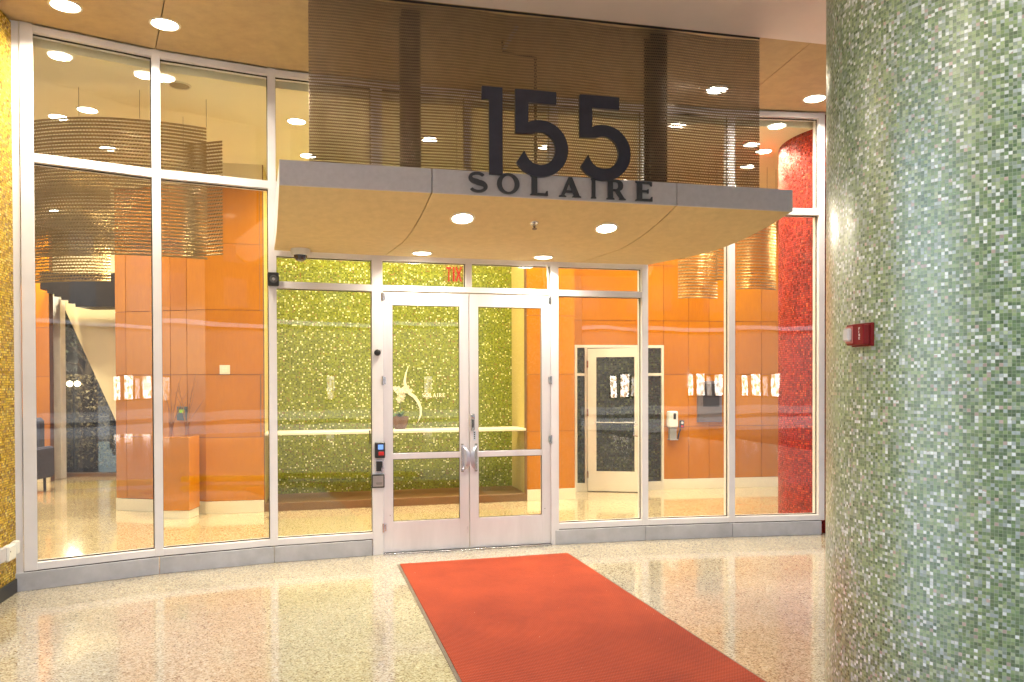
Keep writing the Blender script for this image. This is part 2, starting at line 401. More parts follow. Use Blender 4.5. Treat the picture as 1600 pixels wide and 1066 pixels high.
# ------------------------------------------------------------------ storefront
sf = thing('glass_storefront', 'curved white aluminium and glass storefront with double entrance doors under the canopy', 'storefront', (N[3].x, N[3].y, 0))
HW = .033
hw = [.045, HW, HW, .05, .04, HW, HW, .033]
for i, n in enumerate(N):
    M = frame(n, tan(i)); z0 = 0.0 if i in (3, 4) else .151
    part('mullion', MB().box(-hw[i], hw[i], -.13, 0, z0, 4.392, M), M_frame, sf, bevel=.002)
def bay(i, j=None):
    A, B = N[i], N[i + 1]; t = (B - A); L = t.length; return frame(A, t), hw[i] - .004, L - hw[i + 1] + .004, L
def rail(i, z0, z1, s0=None, s1=None, dz=0):
    M, a, b_, L = bay(i)
    a = a if s0 is None else s0; b_ = b_ if s1 is None else s1
    part('rail', MB().box(a, b_, -.126, -.003 - dz, z0, z1, M), M_frame, sf, bevel=.002)
def pane(i, z0, z1, s0=None, s1=None):
    M, a, b_, L = bay(i)
    a = a if s0 is None else s0; b_ = b_ if s1 is None else s1
    g = part('glass_pane', MB().box(a + .004, b_ - .004, -.062, -.052, z0 - .004, z1 + .004, M), M_glass, sf)
    k = MB(); e = .006
    for d0, d1 in ((-.052, -.046), (-.068, -.062)):
        k.box(a, a + e, d0, d1, z0, z1, M); k.box(b_ - e, b_, d0, d1, z0, z1, M)
        k.box(a, b_, d0 + .0005, d1 - .0005, z0, z0 + e, M); k.box(a, b_, d0 + .0005, d1 - .0005, z1 - e, z1, M)
    part('gasket', k, M_gasket, g)
for i in range(7):
    rail(i, 4.33, 4.385)
    if i == 3: continue
    rail(i, .152, .208); rail(i, 3.325, 3.395)
    pane(i, 3.395, 4.33)
    if i in (2, 4):
        rail(i, 2.448, 2.508); rail(i, 2.735, 2.79)
        pane(i, .208, 2.448); pane(i, 2.508, 2.735); pane(i, 2.79, 3.325)
    else: pane(i, .208, 3.325)
# door bay
M3, a3, b3, L3 = bay(3); mid = .5 * (a3 + b3)
rail(3, 2.455, 2.508); rail(3, 2.735, 2.79); rail(3, 3.325, 3.395)
part('mullion', MB().box(mid - .03, mid + .03, -.125, -.004, 2.508, 4.33, M3), M_frame, sf, bevel=.002)
for s0, s1 in ((a3, mid - .03), (mid + .03, b3)):
    pane(3, 2.508, 2.735, s0, s1); pane(3, 2.79, 3.325, s0, s1); pane(3, 3.395, 4.33, s0, s1)
part('threshold', MB().box(a3, b3, -.14, .02, .001, .012, M3), M_steel, sf, bevel=.002)
def leaf(s0, s1, hand):
    st = .088
    d = part('door', MB().box(s0, s0 + st, -.062, -.012, .016, 2.446, M3).box(s1 - st, s1, -.062, -.012, .016, 2.446, M3)
             .box(s0 + st, s1 - st, -.0615, -.0125, .016, .30, M3).box(s0 + st, s1 - st, -.0615, -.0125, 2.325, 2.446, M3)
             .box(s0 + st, s1 - st, -.060, -.016, .885, .94, M3), M_door, sf, bevel=.0015)
    part('glass_pane', MB().box(s0 + st - .004, s1 - st + .004, -.041, -.033, .296, 2.329, M3), M_glass, d)
    k = MB()
    for z0, z1 in ((.30, .885), (.94, 2.325)):
        k.box(s0 + st, s0 + st + .005, -.033, -.026, z0, z1, M3).box(s1 - st - .005, s1 - st, -.033, -.026, z0, z1, M3)
        k.box(s0 + st, s1 - st, -.0325, -.0265, z0, z0 + .005, M3).box(s0 + st, s1 - st, -.0325, -.0265, z1 - .005, z1, M3)
    part('gasket', k, M_gasket, d)
    xs = s0 if hand > 0 else s1
    for z in (.36, 2.34):
        part('screw', MB().lathe([(.006, 0), (.005, .003), (0, .003)], seg=8, M=M3 @ Matrix.Translation((s0 + .06 if hand < 0 else s1 - .06, -.012, z)) @ Matrix.Rotation(R(-90), 4, 'X')), M_steel, d)
    # broad curved pull: rises off the stile and bows to the meeting edge
    e = s1 if hand < 0 else s0; g = -hand
    xc = e + hand * .062; xo = e + hand * .016
    P = []
    for k_ in range(13):
        u = k_ / 12; z = 1.0 - .24 * u
        bow = 1 - abs(2 * u - 1) ** 3.2
        P.append((xc + (xo - xc) * bow, -.008 + .06 * bow ** .7, z))
    mb = MB()
    for k_, p in enumerate(P):
        hwid = .012 + .008 * (1 - abs(2 * k_ / 12 - 1))
        for q in ((-hwid, -.005), (hwid, -.005), (hwid, .005), (-hwid, .005)):
            mb.v.append(tuple(M3 @ Vector((p[0] + q[0], p[1] + q[1], p[2]))))
    for k_ in range(12):
        for c_ in range(4):
            c2 = (c_ + 1) % 4; b0 = k_ * 4; mb.f.append((b0 + c_, b0 + c2, b0 + 4 + c2, b0 + 4 + c_))
    mb.f.append((3, 2, 1, 0)); mb.f.append((48, 49, 50, 51))
    part('pull_handle', mb, M_pull, d, smooth=True)
    part('pull_plate', MB().box(xc - hand * 0 - .014, xc + .014, -.013, -.008, .745, 1.015, M3), M_steel, d, bevel=.002)
    # hinges
    h = s0 if hand < 0 else s1
    for z in (1.62, 1.04 if hand > 0 else .25, 2.40):
        part('hinge', MB().tube([M3 @ Vector((h - hand * -.004, .0, z - .04)), M3 @ Vector((h + hand * .004, .0, z + .04))], .010, 10)
             .box(h - .022, h + .022, -.013, -.001, z - .032, z + .032, M3), M_steel, d)
    return d
dl = leaf(a3 + .006, mid - .0035, -1)
dr = leaf(mid + .0035, b3 - .006, 1)
# lock case and keypad on the right door
lk = part('lock_case', MB().box(mid + .016, mid + .050, -.013, .006, 1.14, 1.30, M3), M_steel, dr, bevel=.003)
part('latch_slot', MB().box(mid + .026, mid + .040, .006, .010, 1.17, 1.245, M3), M_dark, dr, bevel=.002)
part('key_cylinder', MB().lathe([(.012, 0), (.012, .01), (.009, .012), (0, .012)], seg=16, M=M3 @ Matrix.Translation((mid + .033, .006, 1.273)) @ Matrix.Rotation(R(-90), 4, 'X')), M_steel, dr, smooth=True)
M_paleblue = wear('pale_label', (.55, .62, .72), .4)
part('notice_sticker', MB().box(mid + .038, mid + .066, -.0125, -.010, 1.045, 1.135, M3), M_paleblue, dr)
for k in range(4):
    part('button', MB().box(mid + .046, mid + .056, -.010, -.008, 1.06 + k * .018, 1.071 + k * .018, M3), M_dark, dr)

# curb under the storefront: cast blocks
cb = thing('storefront_curb', None, None); cb['kind'] = 'structure'
def curb(i, A, B):
    t = (B - A).normalized(); M = frame(A, t); L = (B - A).length
    part('curb_block', MB().box(.002 if i else -.125, L - .002, -.16, .006, .0, .143, M), M_curb, cb, bevel=.004)
for i in (0, 1, 4, 5): curb(i, N[i], N[i + 1])
curb(2, N[2], N[3] - (N[3] - N[2]).normalized() * .055)
curb(6, N[6], N[7])
bpy.data.objects['curb_block.002']
# shadow-gap strip between curb and sill
gp = MB()
for i in (0, 1, 2, 4, 5, 6):
    M, a, b_, L = bay(i); gp.box((-.12 if i == 0 else .0) if i != 4 else .04, L - (.05 if i == 2 else 0), -.12, -.012, .1432, .1515, M)
part('shadow_gap', gp, M_gasket, cb)
# trim between gold wall and first mullion
tr = frame(N[0], tan(0))
tag(MB().box(-.125, -.048, -.12, -.01, 0, 4.39, tr).build('corner_trim', M_frame, bevel=.002), 'pale vertical trim strip between the gold mosaic wall and the storefront', 'trim')

# ------------------------------------------------------------------ mosaic walls and columns outside
gw_ = thing('gold_mosaic_wall', 'gold glass mosaic wall with dark base at the left edge of the entrance', 'wall', (-3.83, 5.9, 0))
WA, WB = Vector((-3.54, 4.705)), Vector((-3.845, 5.98))
o = grid_wall('mosaic_face', WA, WB, .105, 4.375, .25, M_gold, gw_)
Mw = frame(WA, WB - WA)
# outward side of this wall faces right
L = (WB - WA).length
part('base_strip', MB().box(0, L - .02, -.2, .012, 0, .105, Mw), wear('black_base', (.025, .024, .024), .4, 0, .2, 8, .1), gw_, bevel=.002)
part('back_face', MB().box(-.3, L, -.6, -.255, 0, 4.37, Mw), M_curb, gw_)
bx = thing('sensor_box', 'small white plastic sensor box on the gold wall near the floor', 'sensor', (-3.72, 5.55, .33))
Ms = Mw @ Matrix.Translation((L - .30, 0, 0))
part('junction_box', MB().box(-.17, -.05, .0, .035, .30, .40, Ms), M_fascia, bx, bevel=.004)
part('housing', MB().box(-.05, .10, .0, .05, .285, .405, Ms), M_white, bx, bevel=.012)
part('nose', MB().box(.10, .17, .005, .05, .31, .41, Ms), M_white, bx, bevel=.008)
part('screw', MB().lathe([(.006, 0), (.005, .003), (0, .003)], seg=8, M=Ms @ Matrix.Translation((-.02, .05, .36)) @ Matrix.Rotation(R(-90), 4, 'X')), M_steel, bx)

gc = thing('green_mosaic_column', 'huge round column clad in green and pale glass mosaic at right', 'column', (2.22, 3.33, 0))
GR, GC = .80, None
_a = math.atan(.4085); _h = math.asin(GR / 4.02)
GC = (4.02 * math.sin(_a + _h), 4.02 * math.cos(_a + _h))
mosaic_cylinder('mosaic_shaft', GC, GR, .0, 4.37, M_green, gc, 256)
fa = thing('fire_alarm_strobe', 'dark red fire alarm strobe with clear lens on the green column', 'fire alarm')
tg = math.atan2(4.02 * math.cos(_a + _h), 0)
def on_col(px, z):                                   # angle on the column where the ray of a bearing meets it
    d = Vector((px, 1)).normalized(); c = Vector(GC); b_ = d.dot(c); s = b_ - math.sqrt(max(0, b_ * b_ - c.dot(c) + GR * GR)); p = d * s
    n = (p - c).normalized(); return p, n
p, n = on_col(.4575, 0)
t_ = Vector((-n.y, n.x)); Mf = frame(p, t_)
if (Mf.to_3x3() @ Vector((0, 1, 0))).dot(Vector((n.x, n.y, 0))) < 0: Mf = frame(p, -t_)
M_alarm = wear('alarm_red', (.20, .008, .012), .3, 0, .1, 20, .1)
fa.matrix_basis = Matrix.Translation((p.x, p.y, 1.80))
part('back_plate', MB().box(-.062, .062, -.012, .012, 1.755, 1.850, Mf), M_alarm, fa, bevel=.003)
part('body', MB().box(-.050, .058, .012, .045, 1.760, 1.845, Mf), M_alarm, fa, bevel=.004)
part('lens', MB().box(-.046, -.008, .045, .066, 1.776, 1.830, Mf), wear('clear_lens', (.78, .75, .75), .12, .2), fa, bevel=.006)
part('lens_frame', MB().box(-.049, -.005, .044, .049, 1.768, 1.838, Mf), wear('pale_red', (.55, .2, .17), .4), fa, bevel=.002)
for k, (z0, hh) in enumerate(((1.782, .010), (1.795, .010), (1.808, .010), (1.821, .010))):   # FIRE printed vertically
    x = .030; lm = MB()
    glyph = ((0, 0, 1), (0, 1, 1), (1, 0, .5))
    lm.box(x, x + .0022, .0450, .0458, z0, z0 + hh, Mf)
    if k in (3, 1, 0): lm.box(x + .0022, x + .008, .0450, .0458, z0 + hh - .002, z0 + hh, Mf)
    if k in (3, 1, 0): lm.box(x + .0022, x + .006, .0450, .0458, z0 + hh * .45, z0 + hh * .45 + .002, Mf)
    if k == 0: lm.box(x + .0022, x + .008, .0450, .0458, z0, z0 + .002, Mf)
    if k == 1: lm.box(x + .0055, x + .0075, .0450, .0458, z0 + hh * .45, z0 + hh - .002, Mf).box(x + .004, x + .008, .0450, .0457, z0, z0 + hh * .4, Mf)
    part('letter', lm, M_white, fa)

rc = thing('red_mosaic_column', 'wide round red mosaic column where the storefront ends', 'column', (4.09, 8.67, 0))
mosaic_cylinder('mosaic_shaft', (4.06, 8.69), .99, .0, 4.10, M_red, rc, 200)
mosaic_cylinder('mosaic_crown', (4.06, 8.69), .989, 4.10, 4.39, M_red, rc, 200)
bs = MB()
for k in range(40):
    a0, a1 = R(195) + R(60) * k / 40, R(195) + R(60) * (k + 1) / 40
    bs.prism([(4.06 + .985 * math.cos(a0), 8.69 + .985 * math.sin(a0)), (4.06 + 1.0 * math.cos(a0), 8.69 + 1.0 * math.sin(a0)),
              (4.06 + 1.0 * math.cos(a1), 8.69 + 1.0 * math.sin(a1)), (4.06 + .985 * math.cos(a1), 8.69 + .985 * math.sin(a1))], .001, .12)

# ------------------------------------------------------------------ canopy
cn = thing('entrance_canopy', 'grey edged canopy with curved tan soffit over the entrance doors', 'canopy', (0, 6.6, 2.8))
FX0, FX1 = -1.61, 2.278
def FI(x, off=0): return 5.713 + .2315 * x + off
back = [Vector((-2.10, 6.825 - .015)), N[3] + nrm(3) * .012, N[4] + nrm(4) * .012, Vector((1.375, 7.735))]
bl = [0]
for a, b_ in zip(back, back[1:]): bl.append(bl[-1] + (b_ - a).length)
def backp(u):
    s = u * bl[-1]
    for i in range(3):
        if s <= bl[i + 1] + 1e-9: return back[i].lerp(back[i + 1], (s - bl[i]) / (bl[i + 1] - bl[i]))
    return back[-1]
def zprof(v):
    k = 1 - min(v / .62, 1); return 2.778 + .205 * (k ** 1.9)
def cp(uf, ub, v):
    x = FX0 + (FX1 - FX0) * uf; f = Vector((x, FI(x))); b_ = backp(ub)
    q = f.lerp(b_, v); return Vector((q.x, q.y, zprof(v)))
segs = [((0, 0), (.266, .272)), ((.266, .272), (.746, .80)), ((.746, .80), (1, 1))]
for (f0, b0), (f1, b1) in segs:
    mb = MB(); nu, nv = 14, 20; g = .0011
    ff0, ff1 = f0 + (g if f0 > 0 else 0), f1 - (g if f1 < 1 else 0); bb0, bb1 = b0 + (g if b0 > 0 else 0), b1 - (g if b1 < 1 else 0)
    for j in range(nv + 1):
        v = j / nv
        sv = v * v * (3 - 2 * v) * .0
        for i in range(nu + 1):
            u = i / nu; mb.v.append(tuple(cp(ff0 + (ff1 - ff0) * u, bb0 + (bb1 - bb0) * u, v)))
    W = nu + 1; n0 = len(mb.v)
    mb.v += [(x, y, z + .02) for x, y, z in mb.v[:n0]]
    for j in range(nv):
        for i in range(nu):
            a = j * W + i; mb.f.append((a, a + 1, a + 1 + W, a + W)); mb.f.append((n0 + a, n0 + a + W, n0 + a + 1 + W, n0 + a + 1))
    for j in range(nv):
        for i_ in (0, nu):
            a = j * W + i_; mb.f.append((a, a + W, n0 + a + W, n0 + a))
    for i in range(nu):
        for j_ in (0, nv):
            a = j_ * W + i; mb.f.append((a, a + 1, n0 + a + 1, n0 + a))
    part('soffit_panel', mb, M_soffit, cn, smooth=True)
    xa, xb = FX0 + (FX1 - FX0) * f0, FX0 + (FX1 - FX0) * f1
    A, B = Vector((xa, FI(xa))), Vector((xb, FI(xb))); L = (B - A).length; Mf_ = frame(A, B - A)
    part('fascia_panel', MB().box(0 if f0 == 0 else .003, L if f1 == 1 else L - .003, -.045, .006, 2.979, 3.155, Mf_), M_fascia, cn, bevel=.003)
jt = MB()
A, B = Vector((FX0, FI(FX0))), Vector((FX1, FI(FX1))); Mc = frame(A, B - A)
jt.box(.02, (B - A).length - .02, -.06, -.0455, 3.0, 3.15, Mc)
part('fascia_backing', jt, M_gasket, cn)
# deck and side cheeks
fr = [(FX0 + .03, FI(FX0) + .05), (FX1 - .03, FI(FX1) + .05)]
part('deck', MB().prism([fr[0], fr[1]] + [(b_.x, b_.y) for b_ in reversed(back)], 3.10, 3.13), M_fascia, cn)
for uf in (0, 1):
    mb = MB(); n_ = 20
    for j in range(n_ + 1):
        q = cp(uf, uf, j / n_); mb.v += [(q.x, q.y, q.z + .021), (q.x, q.y, 3.14)]
    for j in range(n_): a = j * 2; mb.f.append((a, a + 2, a + 3, a + 1))
    inw = .02 if uf == 0 else -.02; m0 = len(mb.v); mb.v += [(x + inw, y, z) for x, y, z in mb.v[:m0]]
    for j in range(n_):
        a = m0 + j * 2; mb.f.append((a, a + 1, a + 3, a + 2)); mb.f.append((j * 2, m0 + j * 2, m0 + j * 2 + 2, j * 2 + 2)); mb.f.append((j * 2 + 1, j * 2 + 3, m0 + j * 2 + 3, m0 + j * 2 + 1))
    mb.f.append((0, 1, m0 + 1, m0)); mb.f.append((2 * n_, m0 + 2 * n_, m0 + 2 * n_ + 1, 2 * n_ + 1))
    part('side_cheek', mb, M_frame, cn)

# posts behind the curtain
for k, (x, y, lab) in enumerate(((-.765, 5.84, 'dark steel post behind the metal curtain, left of the numerals'), (1.168, 6.24, 'dark steel post behind the metal curtain, right of the numerals'))):
    t_ = thing('steel_post', lab, 'post', (x, y, 3.13), 'steel posts carrying the canopy'); M = frame((x, y), (1, .2315))
    part('shaft', MB().box(-.072, .072, .055, .068, 3.19, CZ - .002, M).box(-.072, .072, -.068, -.055, 3.15, CZ - .002, M).box(-.006, .006, -.055, .055, 3.15, CZ - .002, M), M_post, t_)
    part('base_plate', MB().box(-.16, .16, -.075, .075, 3.132, 3.172, M), M_post, t_)
    part('flange_step', MB().box(-.10, .10, -.072, .072, 3.1725, 3.21, M), M_post, t_)
    for bxx in (-.13, .13):
        for byy in (-.05, .05): part('bolt', MB().lathe([(.012, 0), (.012, .014), (0, .014)], c=(bxx, byy, 3.172), seg=6, M=M), M_post, t_)

# ------------------------------------------------------------------ woven metal curtains
def curtain(path, z0, z1, row, link, rod, wire, parent, m):
    pts = [Vector(p) for p in path]; cum = [0]
    for a, b_ in zip(pts, pts[1:]): cum.append(cum[-1] + (b_ - a).length)
    L = cum[-1]
    def at(s):
        s = min(max(s, 0), L)
        for i in range(len(pts) - 1):
            if s <= cum[i + 1] + 1e-9:
                t = (pts[i + 1] - pts[i]).normalized(); return pts[i] + t * (s - cum[i]), Vector((t.y, -t.x))
    rods = MB(); nr = int((z1 - z0) / row)
    rp = [at(c) for c in cum]
    for r_ in range(nr + 1):
        z = z0 + r_ * row; b = len(rods.v); wob = random.uniform(-.002, .002)
        for q, n in rp:
            for dn, dz in ((-rod * .35, 0), (0, -rod * .5), (rod * .35, 0), (0, rod * .5)):
                rods.v.append((q.x + n.x * (dn + wob), q.y + n.y * (dn + wob), z + dz))
        for i in range(len(rp) - 1):
            for k in range(4):
                k2 = (k + 1) % 4; rods.f.append((b + i * 4 + k, b + i * 4 + k2, b + i * 4 + 4 + k2, b + i * 4 + 4 + k))
    o = part('cross_rod', rods, m, parent, fix=False); o['kind'] = 'stuff'
    wi = MB(); nl = int(L / link)
    cache = [at(k * link / 2) for k in range(2 * nl + 1)]
    for r_ in range(nr):
        za = z0 + r_ * row - rod * .3; zb = za + row + rod * .6; off = (r_ % 2)
        for k in range(2 * nl):
            (p, n), (q, n2) = cache[k], cache[k + 1]
            if (k + off) % 2 == 0: d = rod * .45; A_ = (p, za); B_ = (q, zb)
            else: d = -rod * .45; A_ = (p, zb); B_ = (q, za)
            b = len(wi.v)
            tx, ty = -n.y * wire * .5, n.x * wire * .5
            for (pp, zz) in (A_, B_):
                x, y = pp.x + n.x * d, pp.y + n.y * d
                wi.v += [(x - tx, y - ty, zz), (x + tx, y + ty, zz), (x + n.x * wire * .8, y + n.y * wire * .8, zz)]
            wi.f += [(b, b + 1, b + 4, b + 3), (b + 1, b + 2, b + 5, b + 4), (b + 2, b, b + 3, b + 5)]
    o = part('woven_wire', wi, m, parent, fix=False); o['kind'] = 'stuff'
mc = thing('metal_mesh_curtain', 'large bronze woven metal curtain hanging above the canopy behind the numerals', 'metal curtain', (.3, 5.83, 4.39))
def MC(px): u = (px - 800) / 1200; z = 5.79 / (1 - .2315 * u); return Vector((u * z, z))
cpth = [MC(485).lerp(MC(1186), k / 24) for k in range(25)]
nn = Vector((.2315, -1)).normalized()
cpth = [p + nn * (.012 * math.sin(k * 1.1) - .008) for k, p in enumerate(cpth)]
curtain(cpth, 3.155, 4.372, .0215, .0150, .0122, .0040, mc, M_bronze_out)
part('top_rail', MB().tube([(cpth[0].x, cpth[0].y, 4.382), (cpth[-1].x, cpth[-1].y, 4.382)], .008, 8), M_post, mc)

# ------------------------------------------------------------------ numerals and name
def arc(cx, cy, rx, ry, a0, a1, n=30): return [(cx + rx * math.cos(R(a0 + (a1 - a0) * k / n)), cy + ry * math.sin(R(a0 + (a1 - a0) * k / n))) for k in range(n + 1)]
S_ = .00106
five = [(0, 600), (296, 600), (296, 512), (93, 512), (93, 377)] + arc(178, 198, 205, 198, 112, -147, 48)[1:] + [(62, 178)] + arc(178, 198, 113, 116, 206, 482, 40)[1:-1] + [(118, 302), (0, 296)]
one = [(0, 600), (145, 600), (145, 0), (52, 0), (52, 512), (0, 512)]
def FP(px, I=5.700): u = (px - 800) / 1200; z = I / (1 - .2315 * u); return Vector((u * z, z))
ns = thing('house_number_sign', 'large dark free-standing numerals 155 on top of the canopy edge', 'sign', (FP(850).x, FP(850).y, 3.155))
for px, g, nm in ((754, one, 'numeral'), (806, five, 'numeral'), (906, five, 'numeral')):
    p = FP(px, 5.688)
    put_shape(nm, [[(x * S_, y * S_) for x, y in g]], .030, M_sign, ns, upright((p.x, p.y, 3.132), (1, .2315)))
for px in (772, 845, 945):
    p = FP(px, 5.74); part('foot_bracket', MB().box(-.03, .03, -.03, .02, 3.156, 3.162, frame(p, (1, .2315))), M_post, ns)
nsn = thing('building_name_sign', 'dark capital letters SOLAIRE along the grey canopy fascia', 'sign', (FP(870).x, FP(870).y, 3.0))
def letterS():
    pts = []; H = 1.0
    c = arc(.46, .735, .30, .20, 25, 262, 26) + arc(.50, .27, .33, .215, 86, -158, 28)
    up, dn = [], []
    for i, p in enumerate(c):
        a = Vector(c[max(i - 1, 0)]); b_ = Vector(c[min(i + 1, len(c) - 1)]); t = (b_ - a).normalized(); n = Vector((-t.y, t.x))
        f = i / (len(c) - 1); w_ = .055 + .065 * math.exp(-((f - .5) / .17) ** 2) + .012
        up.append(tuple(Vector(p) + n * w_)); dn.append(tuple(Vector(p) - n * w_))
    return [up + dn[::-1]]
def serif_v(x0, x1, y0=0, y1=1, s=.06):
    return [(x0 - s, y0), (x1 + s, y0), (x1 + s, y0 + .045), (x1, y0 + .10), (x1, y1 - .10), (x1 + s, y1 - .045), (x1 + s, y1), (x0 - s, y1), (x0 - s, y1 - .045), (x0, y1 - .10), (x0, y0 + .10), (x0 - s, y0 + .045)]
LET = {
 'S': (.86, letterS()),
 'O': (1.10, [arc(.55, .5, .55, .515, 0, 360, 48)[:-1], arc(.55, .5, .315, .40, 0, 360, 48)[:-1]]),
 'L': (.86, [[(0, 0), (.86, 0), (.84, .25), (.79, .25), (.72, .13), (.34, .13), (.34, .90), (.42, .955), (.42, 1), (0, 1), (0, .955), (.08, .90), (.08, .10), (0, .045)]]),
 'A': (1.10, [[(0, 0), (.36, 0), (.36, .045), (.27, .09), (.325, .23), (.68, .23), (.735, .09), (.66, .045), (.66, 0), (1.10, 0), (1.10, .045), (1.02, .09), (.65, 1), (.47, 1), (.10, .09), (0, .045)], [(.375, .34), (.505, .70), (.635, .34)]]),
 'I': (.36, [serif_v(.06, .30)]),
 'R': (1.0, [[(0, 0), (.42, 0), (.42, .045), (.34, .10), (.34, .42), (.46, .42), (.70, .08), (.66, .045), (.66, 0), (1.02, 0), (1.02, .045), (.94, .09), (.70, .45), (.82, .52), (.87, .62), (.88, .74), (.85, .87), (.76, .96), (.62, 1), (0, 1), (0, .955), (.08, .90), (.08, .10), (0, .045)],
        [(.34, .53), (.34, .89), (.52, .89), (.60, .85), (.635, .78), (.63, .66), (.58, .57), (.50, .53)]]),
 'E': (.84, [[(0, 0), (.84, 0), (.84, .24), (.79, .24), (.72, .12), (.34, .12), (.34, .45), (.56, .45), (.60, .40), (.65, .40), (.65, .62), (.60, .62), (.56, .56), (.34, .56), (.34, .88), (.70, .88), (.77, .78), (.82, .78), (.82, 1), (0, 1), (0, .955), (.08, .90), (.08, .10), (0, .045)]]),
}
LH = .150
for ch, x0, x1 in (('S', 730.6, 760.8), ('O', 777.6, 812.5), ('L', 829, 857), ('A', 874, 908.5), ('I', 924, 932), ('R', 948, 977.5), ('E', 993, 1019.6)):
    a, b_ = FP(x0, 5.690), FP(x1, 5.690); wd = (b_ - a).length; w0, lp = LET[ch]; k = wd / w0
    put_shape('letter', [[(x * k, y * LH) for x, y in l_] for l_ in lp], .012, M_letter, nsn, upright((a.x, a.y, 2.995), (1, .2315)))

# ------------------------------------------------------------------ downlights
def downlight(loc, label, group, power, r=.085, nrmv=(0, 0, -1), cat='ceiling light', col=WARM, lamp=True, spread=150):
    t_ = thing('downlight', label, cat, loc, group)
    rot = Vector(nrmv).to_track_quat('Z', 'Y').to_matrix().to_4x4(); M = Matrix.Translation(loc) @ rot
    part('trim_ring', MB().lathe([(r, .001), (r + .004, .005), (r + .018, .004), (r + .020, .0005), (r + .020, -.004), (r, -.004)], seg=32, M=M), M_trim, t_, smooth=True)
    part('lens', MB().lathe([(0, .0035), (r * .9, .0030), (r + .001, .0015)], seg=32, M=M), M_light, t_)
    if lamp:
        l_ = bpy.data.lights.new('downlight_lamp', 'AREA'); l_.shape = 'DISK'; l_.size = r * 1.7; l_.energy = power; l_.color = WARM if 'lobby' in label else WARM_OUT; l_.spread = R(spread)
        lo = bpy.data.objects.new('downlight_lamp', l_); C.objects.link(lo); lo.parent = t_; lo.matrix_parent_inverse = t_.matrix_basis.inverted()
        lo.matrix_basis = M @ Matrix.Translation((0, 0, .012)) @ Matrix.Rotation(PI, 4, 'X')
    return t_
G1 = 'downlights in the outdoor ceiling'
for (x, y, lab, pw) in ((-3.29, 5.70, 'round ceiling downlight closest to the gold mosaic wall', 1.0), (-2.69, 6.0, 'second ceiling downlight from the gold wall', 1.0),
                    (1.97, 7.38, 'ceiling downlight glowing through the right part of the metal curtain', 1.0), (3.0, 7.62, 'round ceiling downlight beside the green mosaic column', 1.0)):
    downlight((x, y, CZ - .001), lab, G1, E_OUT * pw, .095)
for x in (-5.2, -1.8, 1.6):                                 # more of the forecourt's own downlights, nearer the street
    for y in (3.6, 1.2):
        if x == -1.8 and y == 3.6: continue
        downlight((x, y, 4.374), 'recessed downlight in the front soffit, %s, %s row' % ({-5.2: 'by the open left side', -1.8: 'above the viewer', 1.6: 'beside the green column'}[x], 'inner' if y > 2 else 'outer'), 'front soffit downlights', E_OUT * 1.1, .095)
G2 = 'downlights in the canopy soffit'
def soffit_at(x, y):
    best = None
    for i in range(101):
        for j in range(61):
            q = cp(i / 100, i / 100, j / 60); d = (q.x - x) ** 2 + (q.y - y) ** 2
            if best is None or d < best[0]: best = (d, i / 100, j / 60, q)
    _, u, v, q = best; e = .02
    a = cp(u, u, min(v + e, 1)) - cp(u, u, max(v - e, 0)); b_ = cp(min(u + e, 1), min(u + e, 1), v) - cp(max(u - e, 0), max(u - e, 0), v)
    n = a.cross(b_).normalized()
    if n.z > 0: n = -n
    return q, n
for x, y, lab in ((-.378, 5.97, 'front left downlight in the canopy soffit, above the mat'), (.772, 6.30, 'front right downlight in the canopy soffit'),
             (-.816, 6.99, 'rear left downlight in the canopy soffit, above the left door'), (.305, 7.25, 'rear right downlight in the canopy soffit, above the right door')):
    q, n = soffit_at(x, y); q = q + n * .002
    downlight(tuple(q), lab, G2, E_OUT * .45, .078, tuple(n))
q, n = soffit_at(.194, 6.12)
sp = thing('sprinkler_head', 'small sprinkler head between the two front canopy lights', 'sprinkler', tuple(q))
Mq = Matrix.Translation(q) @ n.to_track_quat('Z', 'Y').to_matrix().to_4x4()
part('escutcheon', MB().lathe([(.034, 0), (.032, .004), (.014, .008), (.012, .03), (0, .03)], seg=20, M=Mq), M_steel, sp, smooth=True)
part('deflector', MB().lathe([(.006, .03), (.006, .045), (.020, .047), (.020, .050), (0, .050)], seg=12, M=Mq), M_brown, sp)

# dome camera, box camera, controls
dc = thing('dome_camera', 'white ceiling dome camera with dark bubble at the canopy corner', 'security camera', (-1.875, 6.80, 2.778))
part('housing', MB().lathe([(.084, 0), (.086, -.03), (.078, -.052), (.055, -.055)], c=(-1.855, 6.76, 2.778), seg=32), M_white, dc, smooth=True)
part('dome', MB().lathe([(.058, -.053), (.057, -.07), (.046, -.093), (.023, -.108), (0, -.112)], c=(-1.855, 6.76, 2.778), seg=24), mat('smoked_dome', (.02, .012, .01), .05, 0, 1), dc, smooth=True)
M2 = frame(N[2], tan(2))
bc = thing('box_camera', 'small black square camera on the mullion left of the entrance', 'security camera', (N[2].x, N[2].y, 2.52))
part('housing', MB().box(-.045, .052, .001, .042, 2.46, 2.58, M2), M_dark, bc, bevel=.006)
part('bezel', MB().lathe([(.034, 0), (.036, .006), (.028, .008), (.024, .003), (.015, .002)], seg=28, M=M2 @ Matrix.Translation((.004, .042, 2.52)) @ Matrix.Rotation(R(-90), 4, 'X')), wear('dark_grey', (.08, .08, .085), .35), bc, smooth=True)
part('lens', MB().lathe([(.014, 0), (.013, .006), (.007, .010), (0, .011)], seg=20, M=M2 @ Matrix.Translation((.004, .044, 2.52)) @ Matrix.Rotation(R(-90), 4, 'X')), wear('lens_glass', (.45, .45, .45), .1, .5), bc, smooth=True)
Mj = frame(N[3], tan(3))
kn = thing('dark_round_sensor', 'small dark round sensor on the door jamb at eye height', 'sensor', (N[3].x, N[3].y, 1.88))
